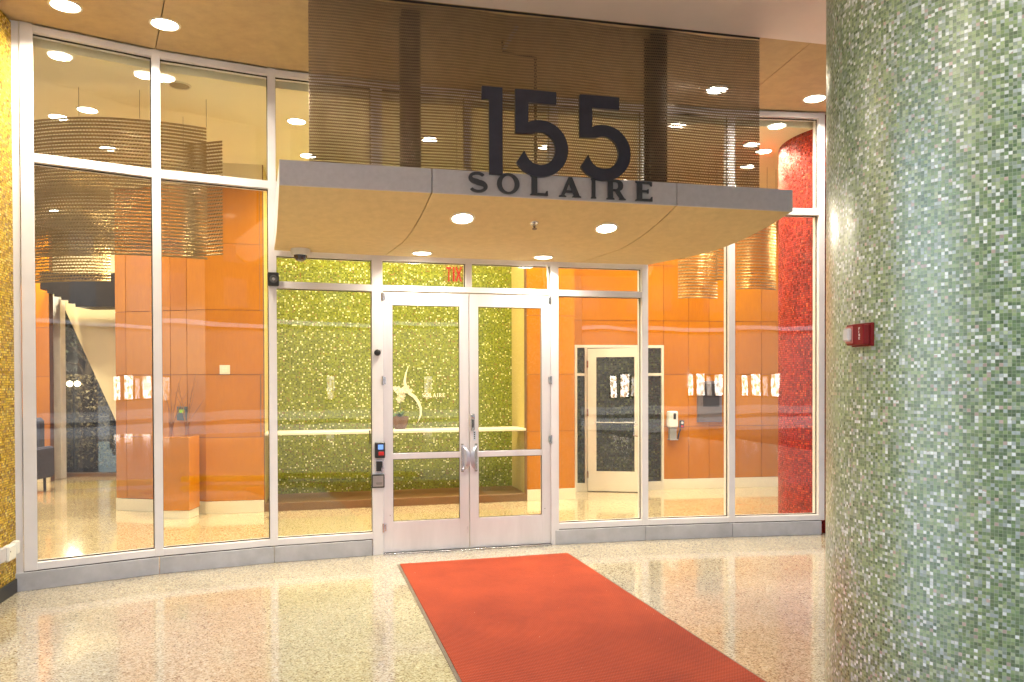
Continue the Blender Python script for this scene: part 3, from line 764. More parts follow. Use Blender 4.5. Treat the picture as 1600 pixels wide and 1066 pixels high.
part('cap', MB().lathe([(.030, 0), (.031, .01), (.026, .022), (.012, .028), (0, .029)], seg=24, M=Mj @ Matrix.Translation((.0, .001, 1.88)) @ Matrix.Rotation(R(-90), 4, 'X')), M_dark, kn, smooth=True)
rd = thing('card_reader', 'black card reader with blue screen and red key on the left door jamb', 'card reader', (N[3].x, N[3].y, 1.0))
part('housing', MB().box(-.030, .062, .001, .05, .905, 1.05, Mj), M_dark, rd, bevel=.005)
part('screen', MB().box(-.004, .044, .050, .053, .985, 1.030, Mj), emit('reader_screen', (.25, .45, 1), .3), rd)
part('red_key', MB().box(.0, .050, .050, .058, .930, .965, Mj), wear('red_key', (.55, .02, .02), .3), rd, bevel=.003)
kb = thing('key_switch', 'dark square key switch on steel plate below the card reader', 'switch', (N[3].x, N[3].y, .82))
part('plate', MB().box(-.024, .050, .001, .007, .765, .885, Mj), M_steel, kb, bevel=.002)
part('face', MB().box(-.016, .040, .007, .018, .78, .872, Mj), M_dark, kb, bevel=.002)
part('key', MB().tube([Mj @ Vector((.036, .018, .81)), Mj @ Vector((.036, .04, .81))], .008, 10).box(.028, .052, .035, .040, .765, .815, Mj), M_steel, kb)
pb = thing('push_plate', 'grey square push plate with dark rim at the bottom of the left door jamb', 'push button', (N[3].x, N[3].y, .70))
part('rim', MB().box(-.062, .058, .001, .028, .628, .752, Mj), M_dark, pb, bevel=.006)
part('plate', MB().box(-.051, .047, .028, .032, .640, .740, Mj), wear('plate_steel', (.36, .34, .34), .4, .6), pb, bevel=.001)
part('engraving', MB().box(-.022, .036, .0320, .0326, .672, .676, Mj).box(-.018, .032, .0320, .0326, .662, .665, Mj), M_dark, pb)
# door closer arm cable at the right transom
cw = thing('door_closer_bracket', 'small white cable bracket hanging at the right end of the door transom', 'bracket', (N[4].x - .1, N[4].y, 2.7))
M4 = frame(N[4], N[4] - N[3])
part('bracket', MB().tube([M4 @ Vector((-.085, .006, 2.745)), M4 @ Vector((-.075, .012, 2.70)), M4 @ Vector((-.070, .010, 2.60)), M4 @ Vector((-.064, .005, 2.515))], [.010, .012, .009, .007], 8), M_white, cw, smooth=True)
gp2 = frame(N[2], N[3] - N[2]); L2 = (N[3] - N[2]).length
wh = thing('window_latch', 'slim dark latch on the glass beside the card reader', 'latch', (N[3].x, N[3].y, 1.1))
part('bar', MB().box(L2 - .075, L2 - .065, -.030, -.020, 1.03, 1.16, gp2).box(L2 - .075, L2 - .065, -.052, -.030, 1.035, 1.05, gp2).box(L2 - .075, L2 - .065, -.052, -.030, 1.14, 1.155, gp2), M_dark, wh)
# conduit above the canopy
cd = thing('ceiling_conduit', 'thin dark conduit dropping from the ceiling behind the metal curtain', 'pipe', (.2, 6.3, 4.3))
part('pipe', MB().tube([(-.07, 6.30, CZ), (-.07, 6.30, 4.30), (.20, 6.36, 4.28), (.20, 6.36, 3.131)], .012, 8), M_post, cd)
part('strut', MB().tube([(.05, 6.05, CZ), (-.06, 6.28, 4.31)], .014, 8), wear('grey_strut', (.45, .42, .4), .5), cd)

# ------------------------------------------------------------------ mat
mt = thing('entrance_mat', 'long red ribbed carpet mat with dark rubber edge in front of the doors', 'mat', (-.25, 6.9, 0))
def mat_red():
    m = mat('red_carpet', (.5, .05, .02), .95, 0, 0, .15); b = NB(m); p = b.pos()
    mp = b.n('Mapping'); mp.inputs['Rotation'].default_value = (0, 0, R(16)); b.l(p, mp.inputs[0])
    wv = b.n('TexWave', wave_type='BANDS', bands_direction='Y'); wv.inputs['Scale'].default_value = 15; wv.inputs['Distortion'].default_value = .6; wv.inputs['Detail'].default_value = 1; b.l(mp.outputs[0], wv.inputs['Vector'])
    wv2 = b.n('TexWave', wave_type='BANDS', bands_direction='X'); wv2.inputs['Scale'].default_value = 22; wv2.inputs['Distortion'].default_value = .5; b.l(mp.outputs[0], wv2.inputs['Vector'])
    big = b.noise(p, 1.6, 5, .65); fine = b.noise(p, 170, 3, .7)
    h = b.math('MULTIPLY', wv.outputs[1], b.math('MULTIPLY_ADD', wv2.outputs[1], .5, .5))
    c = b.ramp(h, [(0, (.24, .028, .008)), (.8, (.47, .072, .022))])
    c = b.mix(1.0, c, b.ramp(big, [(.3, (.76, .72, .72)), (.68, (1.10, 1.16, 1.15))]), 'MULTIPLY')
    c = b.mix(1.0, c, b.ramp(fine, [(.3, (.68,) * 3), (.7, (1.25,) * 3)]), 'MULTIPLY')
    v = b.n('TexVoronoi'); v.inputs['Scale'].default_value = 9; b.l(p, v.inputs['Vector'])
    lint = b.math('LESS_THAN', v.outputs['Distance'], .022)
    c = b.mix(lint, c, (.75, .62, .5))
    b.l(c, b.b.inputs['Base Color']); b.l(b.bump(b.math('ADD', h, b.math('MULTIPLY', fine, .5)), .8, .004), b.b.inputs['Normal'])
    b.b.inputs['Sheen Weight'].default_value = .08
    return m
mA, mB = Vector((-1.009, 6.73)), Vector((.510, 7.12)); mt_t = Vector((1.513, .412)).normalized(); Mm = frame(mA, mt_t); WM = (mB - mA).length + .02
part('rubber_edge', MB().box(-.004, WM + .004, .0, 4.6, .001, .006, Mm), wear('mat_rubber', (.17, .14, .11), .7, 0, .3, 30, .1, .4, 150), mt, bevel=.002)
part('carpet', MB().box(.018, WM - .014, .010, 4.58, .006, .0125, Mm), mat_red(), mt, bevel=.002)

# ================================================================== LOBBY
def panel_wall(name, A, B, label, rows, cols, base=True, zt=4.28, skip=None, group=None, cat='wall', m=M_orange, base_m=M_base_in):
    A = Vector(A); B = Vector(B); t = B - A; L = t.length; M = frame(A, t)
    w_ = thing(name, label, cat, (A.x, A.y, 0), group)
    bk = MB()
    if skip: bk.box(0, skip[0], -.12, -.018, .0, zt, M).box(skip[1], L, -.12, -.018, .0, zt, M).box(skip[0], skip[1], -.12, -.018, skip[2], zt, M)
    else: bk.box(0, L, -.12, -.018, .0, zt, M)
    part('backing', bk, M_backing, w_)
    g = .0028
    for r0, r1 in zip(rows, rows[1:]):
        for c0, c1 in zip(cols, cols[1:]):
            a, b_ = c0 * L, c1 * L; z0, z1 = r0, r1
            if skip and a < skip[1] - .01 and b_ > skip[0] + .01:
                if z1 <= skip[2] + .01: 
                    continue
                if z0 < skip[2]: z0 = skip[2]
            part('panel', MB().box(a + (g if c0 > 0 else 0), b_ - (g if c1 < 1 else 0), -.018, random.uniform(-.001, .001), z0 + g, z1 - g, M), m, w_, bevel=.001)
    part('frieze', MB().box(0, L, -.018, .006, 4.034, zt, M), M_cream, w_)
    if base:
        segs_ = [(0, L)] if not skip else [(0, skip[0]), (skip[1], L)]
        for a, b_ in segs_:
            if b_ - a > .02: part('skirting', MB().box(a, b_, -.018, .012, .0, .148, M), base_m, w_, bevel=.002)
    return w_, M, L
ROWS = [.15, .93, 1.70, 2.49, 3.30, 4.03]
P0, P1, P2 = (-4.99, 9.67), (-3.73, 9.35), (-3.07, 9.48)
wl, Mwl, Lwl = panel_wall('orange_panel_wall', P0, P1, 'glossy orange panel wall behind the leftmost panes, left of the bend', ROWS, [0, .12, .62, .80, 1], group='orange panel walls')
wl2, Mwl2, Lwl2 = panel_wall('orange_panel_wall', P1, P2, 'short orange panel wall between the bend and the green mosaic niche', ROWS, [0, 1], group='orange panel walls')
wl3, _, _ = panel_wall('orange_panel_wall', (-5.4, 13.0), (-4.99, 9.69), 'orange side of the panel wall facing the stair', ROWS, [0, .5, 1], group='orange panel walls')
# niche
NA, NBp = Vector((-3.06, 9.50)), Vector((.197, 10.29)); nt_ = (NBp - NA).normalized(); nn_ = Vector((nt_.y, -nt_.x)); Mn = frame(NA, nt_); Ln = (NBp - NA).length
ni = thing('mosaic_niche', 'lit niche of yellow green glass mosaic straight behind the entrance doors', 'wall niche', (NA.x, NA.y, 0))
D = .80
o = MB().box(-.05, Ln + .05, -D - .1, -D, 0, 4.28, Mn).build('mosaic_back', M_lime, ni); box_uv(o.data, Mn)
part('side_return', MB().box(-.05, 0, -D, -.001, 0, 4.28, Mn), M_cove, ni)
part('side_return', MB().box(Ln - .012, Ln + .03, -D, -.02, 0, 4.28, Mn), M_cove, ni)
part('edge_trim', MB().box(-.052, .0, -.001, .015, 0, 4.28, Mn), M_brown, ni)
part('edge_trim', MB().box(Ln - .030, Ln - .0, -.02, .005, 0, 4.28, Mn), M_brown, ni)
part('plinth', MB().box(.0, Ln - .012, -D, .0, .0, .10, Mn), M_brown, ni, bevel=.003)
part('shelf', MB().box(-.04, Ln - .013, -.46, .01, .945, .975, Mn), M_base_in, ni, bevel=.003)
# swoosh ornament on the mosaic
def niche_pt(px, Yp, off=0):          # intersection of a sight bearing with the niche back wall -> s, z
    u = (px - 800) / 1200; Q = NA - nn_ * (D - off)
    # Q + s t ; x = u*y
    s = (u * Q.y - Q.x) / (nt_.x - u * nt_.y); P = Q + nt_ * s; return s, 1.62 + (595 - Yp) * P.y / 1200
sw = thing('crescent_ornament', 'pale curved crescent ornament fixed on the green mosaic above the shelf', 'wall ornament', (-1.4, 10.7, 1.4))
cl_ = [(638, 573, .3), (634, 584, 2), (632, 596, 3.6), (634, 607, 4.4), (640, 615, 4.8), (647, 620, 4.4), (653, 628, 4.2), (657, 638, 3.6), (657, 648, 2.6), (654, 656, 1.3), (652, 661, .3)]
pts = [(niche_pt(x, y)[0], niche_pt(x, y)[1], wv * .0088 * .55) for x, y, wv in cl_]
ul, dl_ = [], []
for i, p in enumerate(pts):
    a = Vector(pts[max(i - 1, 0)][:2]); b_ = Vector(pts[min(i + 1, len(pts) - 1)][:2]); t = (b_ - a).normalized(); n = Vector((-t.y, t.x))
    ul.append(tuple(Vector(p[:2]) + n * p[2])); dl_.append(tuple(Vector(p[:2]) - n * p[2]))
Qn = NA - nn_ * (D - .02)
put_shape('crescent', [ul + dl_[::-1]], .02, wear('pale_gilt', (.85, .80, .55), .4), sw, upright((Qn.x, Qn.y, 0), nt_))
s0, z0_ = niche_pt(659, 621); s1, _ = niche_pt(700, 621)
kx = (s1 - s0) / 7.6; x = s0; z0_ -= .0
for ch in 'SOLAIRE':
    w0, lp = LET[ch]; k = kx * .75 / .86
    put_shape('letter', [[(x + px * k, z0_ + py * .055) for px, py in l_] for l_ in lp], .012, bpy.data.materials['pale_gilt'], sw, upright((Qn.x, Qn.y, 0), nt_))
    x += w0 * k + kx * .22
# orchid on the shelf
def leafmesh(L_, W_, droop, n=8):
    mb = MB()
    for i in range(n + 1):
        u = i / n; w_ = W_ * math.sin(PI * min(u * .92 + .08, 1)) ** .7; z = .05 * math.sin(u * PI * .7) * 1.2 - droop * u * u
        mb.v += [(-w_, L_ * u, z + .2 * w_), (0, L_ * u, z), (w_, L_ * u, z + .2 * w_)]
    for i in range(n): a = i * 3; mb.f += [(a, a + 1, a + 4, a + 3), (a + 1, a + 2, a + 5, a + 4)]
    return mb
s_, _ = niche_pt(625, 668, .45); oc = NA - nn_ * .36 + nt_ * s_
orc = thing('orchid_plant', 'white orchid with dark leaves in brown pot on the niche shelf', 'potted plant', (oc.x, oc.y, .975))
part('pot', MB().lathe([(.07, .0), (.10, .06), (.115, .15), (.118, .165), (.108, .165), (.10, .14), (0, .14)], c=(oc.x, oc.y, .976), seg=28), wear('pot_brown', (.12, .05, .025), .35, 0, .2, 15), orc, smooth=True)
M_leaf = wear('orchid_leaf', (.03, .09, .015), .35); M_pet = wear('orchid_petal', (.85, .80, .62), .5); M_stem = wear('plant_stem', (.10, .13, .03), .5)
for k in range(9):
    mb = leafmesh(random.uniform(.12, .19), .022, .05); Ml = Matrix.Translation((oc.x, oc.y, 1.12)) @ Matrix.Rotation(2 * PI * k / 9 + random.uniform(-.3, .3), 4, 'Z') @ Matrix.Rotation(R(random.uniform(5, 30)), 4, 'X')
    mb.v = [tuple(Ml @ Vector(v)) for v in mb.v]; part('leaf', mb, M_leaf, orc, fix=False, smooth=True)
for k in range(4):
    a = random.uniform(0, 2 * PI); dx, dy = .16 * math.cos(a), .06 * math.sin(a); H = random.uniform(.34, .46)
    sp_ = [(oc.x + dx * u ** 1.7 + .0, oc.y + dy * u ** 1.7, 1.12 + H * math.sin(u * PI * .58)) for u in [i / 10 for i in range(11)]]
    st_ = part('flower_stem', MB().tube(sp_, .003, 5), M_stem, orc)
    for i in range(4, 11):
        for j_ in range(2):
            fc = Vector(sp_[i]) + Vector((random.uniform(-.03, .03), random.uniform(-.03, .01), random.uniform(-.03, .02)))
            mb = MB()
            for pth in range(5):
                th = 2 * PI * pth / 5 + random.random() * .4; c0 = fc; r_ = random.uniform(.022, .032); b0 = len(mb.v)
                tilt = random.uniform(-.01, .01)
                mb.v += [tuple(c0), tuple(c0 + Vector((math.cos(th - .5) * r_ * .7, -.008, math.sin(th - .5) * r_ * .7))), tuple(c0 + Vector((math.cos(th) * r_, -.012 + tilt, math.sin(th) * r_))), tuple(c0 + Vector((math.cos(th + .5) * r_ * .7, -.008, math.sin(th + .5) * r_ * .7)))]
                mb.f.append((b0, b0 + 1, b0 + 2, b0 + 3))
            part('flower', mb, M_pet, orc, fix=False)
# pier right of the niche, return, door wall
wl4, _, _ = panel_wall('orange_panel_wall', (.200, 10.295), (.85, 10.45), 'orange panel pier between the green mosaic niche and the inner door', ROWS, [0, 1], group='orange panel walls')
wl5, _, _ = panel_wall('orange_panel_wall', (.852, 10.452), (.90, 11.14), 'narrow orange return beside the inner door', ROWS, [0, 1], group='orange panel walls')
DW0, DW1 = Vector((.90, 11.14)), Vector((5.6, 11.84)); Ld = (DW1 - DW0).length
Md = frame(DW0, DW1 - DW0)
def ds(px):                                          # along the door wall for a bearing
    u = (px - 800) / 1200; t = (DW1 - DW0).normalized(); return (u * DW0.y - DW0.x) / (t.x - u * t.y)
s_a, s_b = ds(898), ds(1037)
cols = [0, s_b / Ld, ds(1076) / Ld, ds(1108) / Ld, ds(1150) / Ld, ds(1190) / Ld, .82, 1]
wl6, _, _ = panel_wall('orange_panel_wall', DW0, DW1, 'long orange panel wall holding the inner door and the grey panel', ROWS, cols, skip=(max(s_a, .002), s_b, 2.13), group='orange panel walls')
idr = thing('inner_door', 'white framed interior door with dark glass and sidelights, slightly open', 'door', (1.5, 11.3, 0))
M_inframe = wear('inner_frame_paint', (.70, .66, .56), .4, 0, .05, 5)
dA, dB = ds(917), ds(1003)
fb = MB().box(s_a, s_b, -.11, .012, 2.09, 2.13, Md)
for x in (s_a, dA - .03, dB - .005, s_b - .035): fb.box(x, x + .035, -.11, .010, 0, 2.09, Md)
for xa, xb in ((s_a + .035, dA - .03), (dB + .03, s_b - .035)):
    fb.box(xa, xb, -.105, .005, .0, .12, Md); fb.box(xa, xb, -.105, .005, 1.68, 1.72, Md)
part('frame', fb, M_inframe, idr)
M_darkglass = wear('dark_room_glass', (.035, .042, .012), .08, 0, .3, 30, .05, 0, 100)
def dkglass():
    m = mosaic('dark_patterned_glass', [(0, (.012, .016, .006)), (.5, (.03, .035, .012)), (.85, (.07, .08, .03))], (.01, .012, .005), .03, .06, .1, .12, cloud=.2); return m
M_dkg = dkglass()
def dk(name, x0, x1, z0, z1, par, M): 
    o = MB().box(x0, x1, -.035, -.025, z0, z1, M).build(name, M_dkg, par); box_uv(o.data, M); return o
for xa, xb in ((s_a + .035, dA - .03), (dB + .03, s_b - .035)):
    dk('sidelight', xa, xb, .12, 1.68, idr, Md); dk('sidelight', xa, xb, 1.72, 2.09, idr, Md)
hp = Md @ Vector((dA + .012, .005, 0)); ang = math.atan2((DW1 - DW0).y, (DW1 - DW0).x) - R(17)
Mdo = Matrix.Translation((hp.x, hp.y, 0)) @ Matrix.Rotation(ang, 4, 'Z') @ Matrix.Scale(-1, 4, (0, 1, 0))
WD = .795
dd = MB().box(0, .125, 0, .045, .012, 2.075, Mdo).box(WD - .125, WD, 0, .045, .012, 2.075, Mdo).box(.125, WD - .125, .001, .044, .012, .30, Mdo).box(.125, WD - .125, .001, .044, 1.95, 2.075, Mdo)
dpo = part('door_leaf', dd, M_inframe, idr)
o = MB().box(.120, WD - .120, .015, .027, .29, 1.96, Mdo).build('door_glass', M_dkg, dpo); box_uv(o.data, Mdo)
part('push_bar', MB().tube([Mdo @ Vector((.10, .075, 1.01)), Mdo @ Vector((WD - .10, .075, 1.01))], .010, 8), M_steel, dpo)
part('pull_handle', MB().tube([Mdo @ Vector((WD - .02, .045, 1.0)), Mdo @ Vector((WD - .03, .11, 1.0)), Mdo @ Vector((WD - .13, .13, .97)), Mdo @ Vector((WD - .14, .13, .83)), Mdo @ Vector((WD - .03, .11, .80)), Mdo @ Vector((WD - .02, .045, .80))], .011, 8), M_steel, dpo)
for z in (.25, 1.15, 1.85): part('hinge', MB().tube([Mdo @ Vector((0, .05, z - .05)), Mdo @ Vector((0, .05, z + .05))], .012, 8), M_steel, dpo)
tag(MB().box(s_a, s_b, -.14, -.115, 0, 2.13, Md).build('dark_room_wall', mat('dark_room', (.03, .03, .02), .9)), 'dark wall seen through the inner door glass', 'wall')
# things on the door wall
def wthing(name, label, cat, px, z): p = Md @ Vector((ds(px), 0, z)); return thing(name, label, cat, tuple(p))
sa = wthing('sanitizer_dispenser', 'white hand sanitizer dispenser on the orange wall', 'dispenser', 1048, 1.0)
x0 = ds(1041); part('housing', MB().box(x0, x0 + .145, .002, .11, .92, 1.16, Md), M_white, sa, bevel=.015)
part('window', MB().box(x0 + .07, x0 + .11, .110, .114, 1.04, 1.13, Md), M_dark, sa, bevel=.002)
part('drip_tray', MB().box(x0 + .03, x0 + .13, .002, .08, .74, .915, Md).box(x0 + .02, x0 + .14, .0, .12, .735, .75, Md), wear('tray_grey', (.3, .3, .3), .4), sa, bevel=.002)
ir = wthing('lobby_card_reader', 'small dark card reader with red light right of the dispenser', 'card reader', 1064, 1.0)
x0 = ds(1061); part('housing', MB().box(x0, x0 + .065, .002, .04, .91, 1.02, Md), M_dark, ir, bevel=.004)
part('light', MB().box(x0 + .015, x0 + .05, .040, .044, .92, .945, Md), wear('red_lamp', (.6, .01, .01), .3), ir)
part('disc', MB().lathe([(.02, 0), (.018, .006), (0, .008)], seg=16, M=Md @ Matrix.Translation((x0 + .034, .040, .985)) @ Matrix.Rotation(R(-90), 4, 'X')), M_white, ir)
hs = wthing('door_release_handle', 'dark bent release handle hanging below the lobby card reader', 'handle', 1060, .8)
x0 = ds(1058); part('grip', MB().tube([Md @ Vector((x0, .03, .74)), Md @ Vector((x0 + .01, .04, .82)), Md @ Vector((x0 + .045, .02, .89))], .012, 8), M_dark, hs)
gpn = wthing('grey_wall_panel', 'grey metal wall panel with dark slot behind the right panes', 'wall panel', 1107, 1.3)
x0 = ds(1088.5); x1 = ds(1126)
part('plate', MB().box(x0, x1, .002, .05, .99, 1.60, Md), wear('panel_grey', (.16, .14, .14), .3, .3), gpn, bevel=.005)
part('screen', MB().box(x0 + .08, x1 - .04, .050, .054, 1.22, 1.56, Md), M_dark, gpn, bevel=.003)
# things on the left orange wall
def wl_s(px, A, M, L): A = Vector(A); t = (M.to_3x3() @ Vector((1, 0, 0))); u = (px - 800) / 1200; return (u * A.y - A.x) / (t.x - u * t.y)
th = thing('thermostat_panel', 'small dark display with green readout on the left orange wall', 'display', (-3.95, 9.4, 1.22))
x0 = wl_s(278, P0, Mwl, Lwl); part('case', MB().box(x0, x0 + .145, .002, .03, 1.14, 1.31, Mwl), wear('case_grey', (.05, .06, .06), .3), th, bevel=.005)
part('readout', MB().box(x0 + .035, x0 + .10, .030, .032, 1.235, 1.275, Mwl), emit('readout_green', (.5, .75, .1), .25), th)
sp2 = thing('switch_plate', 'cream switch plate with small keys on the orange wall near the niche', 'switch', (-3.5, 9.4, 1.75))
x0 = wl_s(343.5, P1, Mwl2, Lwl2)
part('plate', MB().box(x0, x0 + .12, .002, .010, 1.705, 1.815, Mwl2), M_base_in, sp2, bevel=.003)
for i in range(2):
    for j in range(2): part('key', MB().box(x0 + .03 + i * .035, x0 + .055 + i * .035, .010, .014, 1.725 + j * .04, 1.755 + j * .04, Mwl2), M_trim, sp2)
# pedestal with vases
pe = thing('orange_pedestal', 'dark orange block pedestal in front of the left orange wall', 'pedestal', (-3.95, 9.1, 0))
part('block', MB().box(-4.13, -3.79, 9.0, 9.30, .10, .965), M_orange, pe, bevel=.003)
part('skirting', MB().box(-4.12, -3.80, 9.01, 9.29, 0, .10), M_base_in, pe)
vg = glass('vase_glass', (.95, .85, .7), .08, 0, False)
for k, (vx, vy, lab) in enumerate(((-4.05, 9.12, 'clear glass vase of bare twigs on the pedestal, left one'), (-3.88, 9.16, 'clear glass vase of bare twigs on the pedestal, right one'))):
    va = thing('twig_vase', lab, 'vase', (vx, vy, .966), 'vases of twigs on the pedestal')
    part('vase', MB().lathe([(.0, 0), (.028, .0), (.03, .01), (.02, .08), (.034, .17), (.031, .17), (.017, .08), (.024, .014), (0, .012)], c=(vx, vy, .967), seg=20), vg, va, smooth=True)
    for q in range(9):
        a = random.uniform(0, 2 * PI); r_ = random.uniform(.08, .26); H = random.uniform(.45, .72)
        pth = [(vx, vy, .98)] + [(vx + r_ * math.cos(a) * u ** 1.6 + random.uniform(-.012, .012), vy + .4 * r_ * math.sin(a) * u ** 1.6, .98 + H * u) for u in (.3, .5, .75, 1)]
        part('twig', MB().tube(pth, [.005, .004, .004, .003, .002], 5), wear('twig_%d%d' % (k, q), (.30, .12, .03), .6) if q == 0 else bpy.data.materials['twig_%d0' % k], va)

# lobby left depths: cream stair wall, dark window, garden
rb = thing('lobby_end_wall', 'cream plaster end wall with a raking dark window at far left', 'wall', (-7, 13, 0))
wallpts = [(-12, 0), (-7.66, 0), (-7.66, 3.0), (-7.64, 3.0), (-6.62, .72), (-6.62, .03), (-4.5, .03), (-4.5, 4.28), (-12, 4.28)]
put_shape('plaster', [[(x, z) for x, z in wallpts]], .15, M_cream, rb, upright((0, 13.1, 0), (1, 0)))
part('window_pane', MB().box(-7.65, -6.6, 13.12, 13.13, .03, 3.0), M_glass, rb)
part('window_sill', MB().box(-7.66, -6.6, 13.05, 13.18, .0, .06), M_brown, rb)
tag(MB().box(-12.1, -12, 5, 19, 0, 4.28).build('lobby_side_wall', M_orange), 'orange side wall at the far left of the lobby', 'wall')
pr = thing('white_reflection_strip', 'slim white strip built for a reflection, at the left side of the raking window', 'post', (-7.65, 12.9, 0))  # solid white strip standing in for a mirrored bright streak
part('shaft', MB().box(-7.70, -7.52, 12.80, 12.95, .0, 3.05), wear('bright_white', (.85, .86, .88), .4), pr, bevel=.004)
pr2, _, _ = panel_wall('orange_pier', (-8.4, 12.4), (-7.47, 12.4), 'orange panel pier at the far left edge of the lobby', ROWS, [0, 1])
sb = thing('stepped_reflection', 'black stepped shape built for a reflection, under the lobby ceiling at far left', 'reflection', (-7, 12.2, 3))  # solid black steps standing in for steps mirrored in the glass
for k in range(6):
    x0_ = -7.42 + k * .11
    part('step', MB().box(x0_, x0_ + (.109 if k < 5 else 1.2), 12.1, 12.6, 3.07 - k * .055, 3.33, None), M_post, sb)
chn = thing('blue_armchair', 'dark blue upholstered armchair at the far left of the lobby', 'chair', (-7.5, 11.2, 0))
Mb = wear('blue_fabric', (.035, .04, .085), .9, 0, .25, 30, .05)
part('seat', MB().box(-7.65, -7.0, 10.9, 11.5, .18, .48), Mb, chn, bevel=.04)
part('backrest', MB().box(-7.70, -7.05, 11.40, 11.62, .30, 1.08), Mb, chn, bevel=.05)
for x in (-7.70, -6.97): part('armrest', MB().box(x, x + .12, 10.9, 11.5, .2, .66), Mb, chn, bevel=.03)
for x in (-7.6, -6.98):
    for y in (10.95, 11.45): part('leg', MB().tube([(x, y, 0), (x, y, .19)], .02, 8), M_post, chn)
# garden beyond
gd = MB().box(-14, -4, 13.3, 19, -.1, .0); tag(gd.build('garden_ground', wear('soil', (.10, .08, .05), .9, 0, .3, 6)), kind='structure')
tag(MB().box(-14, -3.5, 16.6, 16.8, 0, 4.3).build('garden_wall', wear('grey_render', (.12, .12, .13), .8, 0, .3, 2, .1)), 'dark grey garden wall beyond the raking window', 'wall')
gt = thing('ivy_tree', 'dark tree with ivy covered trunk behind the raking window', 'tree', (-8.1, 14.6, 0))
M_bark = wear('bark', (.06, .045, .03), .9, 0, .4, 20)
trk = [(-8.1, 14.6, 0), (-8.05, 14.6, .7), (-8.1, 14.62, 1.4), (-8.0, 14.6, 2.1), (-7.95, 14.6, 2.9)]
part('trunk', MB().tube(trk, [.17, .13, .10, .07, .04], 10), M_bark, gt, smooth=True)
for k in range(12):
    z = random.uniform(1.1, 2.4); a = random.choice((-1, 1)) * random.uniform(.4, 1.1); y = random.uniform(-.3, .3)
    part('branch', MB().tube([(-8.08, 14.6, z), (-8.08 + a * .4, 14.6 + y, z + .25), (-8.08 + a, 14.6 + y, z + random.uniform(.3, .8))], [.035, .022, .008], 6), M_bark, gt)
def leaves(n, fn, s, name, m, parent):
    mb = MB()
    for _ in range(n):
        c = Vector(fn()); a = Vector((random.gauss(0, 1), random.gauss(0, 1), random.gauss(0, 1))).normalized(); b_ = a.cross(Vector((random.gauss(0, 1), 0, 1))).normalized() * s * random.uniform(.6, 1.2); a = a * s * random.uniform(.6, 1.2)
        k = len(mb.v); mb.v += [tuple(c - a), tuple(c + b_ * .6), tuple(c + a), tuple(c - b_ * .6)]; mb.f.append((k, k + 1, k + 2, k + 3))
    o = part(name, mb, m, parent, fix=False); o['kind'] = 'stuff'
def ivy():
    z = random.uniform(.0, 1.75); r_ = .32 + .35 * (1 - z / 1.75) * random.random() + random.random() * .1; a = random.uniform(0, 2 * PI); return (-8.1 + r_ * math.cos(a), 14.6 + r_ * math.sin(a) * .7, z)
gl_ = thing('garden_lamp', 'pair of small glowing globe lamps beside the ivy tree', 'lamp', (-8.05, 14.1, 0))
part('pole', MB().tube([(-8.05, 14.1, 0), (-8.05, 14.1, 1.5)], .018, 8), M_post, gl_)
for x in (-8.12, -7.98):
    part('globe', MB().lathe([(0, -.055), (.04, -.038), (.055, 0), (.04, .038), (0, .055)], c=(x, 14.1, 1.58), seg=16), emit('globe_glow', (1, .85, .6), 3), gl_, smooth=True)
pl = bpy.data.lights.new('garden_lamp_light', 'POINT'); pl.energy = 16; pl.color = (1, .85, .65); pl.shadow_soft_size = .1
po = bpy.data.objects.new('garden_lamp_light', pl); C.objects.link(po); po.location = (-7.9, 13.75, 1.9)
leaves(3600, ivy, .035, 'ivy', wear('ivy_leaf', (.30, .25, .15), .6, 0, .5, 15), gt)
leaves(2600, lambda: (-8.3 + random.gauss(0, .55), 14.7 + random.gauss(0, .4), 2.9 + random.gauss(0, .35)), .05, 'crown', wear('night_leaf', (.05, .06, .035), .6, 0, .5, 10), gt)

# curved metal curtains inside
def bez(p0, p1, p2, n=16): return [((1 - t) ** 2 * p0[0] + 2 * t * (1 - t) * p1[0] + t * t * p2[0], (1 - t) ** 2 * p0[1] + 2 * t * (1 - t) * p1[1] + t * t * p2[1]) for t in [i / n for i in range(n + 1)]]
def lobby_curtain(label, path, z0, z1, row=.034, link=.03):
    c = thing('lobby_mesh_curtain', label, 'metal curtain', (path[0][0], path[0][1], z1), 'curved metal curtains inside the lobby')
    curtain(path, z0, z1, row * 1.12, link, .0200, .0042, c, M_bronze)
    L_ = len(path)
    for k in range(0, L_, 4): part('hanger', MB().tube([(path[k][0], path[k][1], z1), (path[k][0], path[k][1], 4.28)], .0018, 5), M_post, c)
lobby_curtain('largest curved bronze curtain inside, hanging behind the two leftmost panes', bez((-4.95, 7.35), (-3.9, 6.62), (-2.88, 7.28)), 2.78, 4.02, .028, .03)
lobby_curtain('narrow bronze curtain panel right behind the largest curved one', [(-3.30, 7.75), (-3.07, 7.68), (-2.86, 7.62)], 2.88, 4.00, .03, .03)
lobby_curtain('lower bronze curtain hanging deeper in the lobby at far left', bez((-5.6, 8.6), (-4.9, 8.1), (-4.30, 8.25)), 2.70, 4.0, .03, .035)
lobby_curtain('small bronze curtain seen below the right end of the canopy', bez((2.11, 9.75), (2.35, 9.6), (2.62, 9.8)), 2.66, 4.0, .034, .04)
lobby_curtain('short bronze curtain just right of the small one', [(2.50, 9.4), (2.57, 9.45), (2.65, 9.5)], 2.85, 4.0, .034, .04)
lobby_curtain('bronze curtain hanging beside the red mosaic column', bez((2.82, 9.65), (3.05, 9.5), (3.35, 9.75)), 2.76, 4.0, .034, .04)

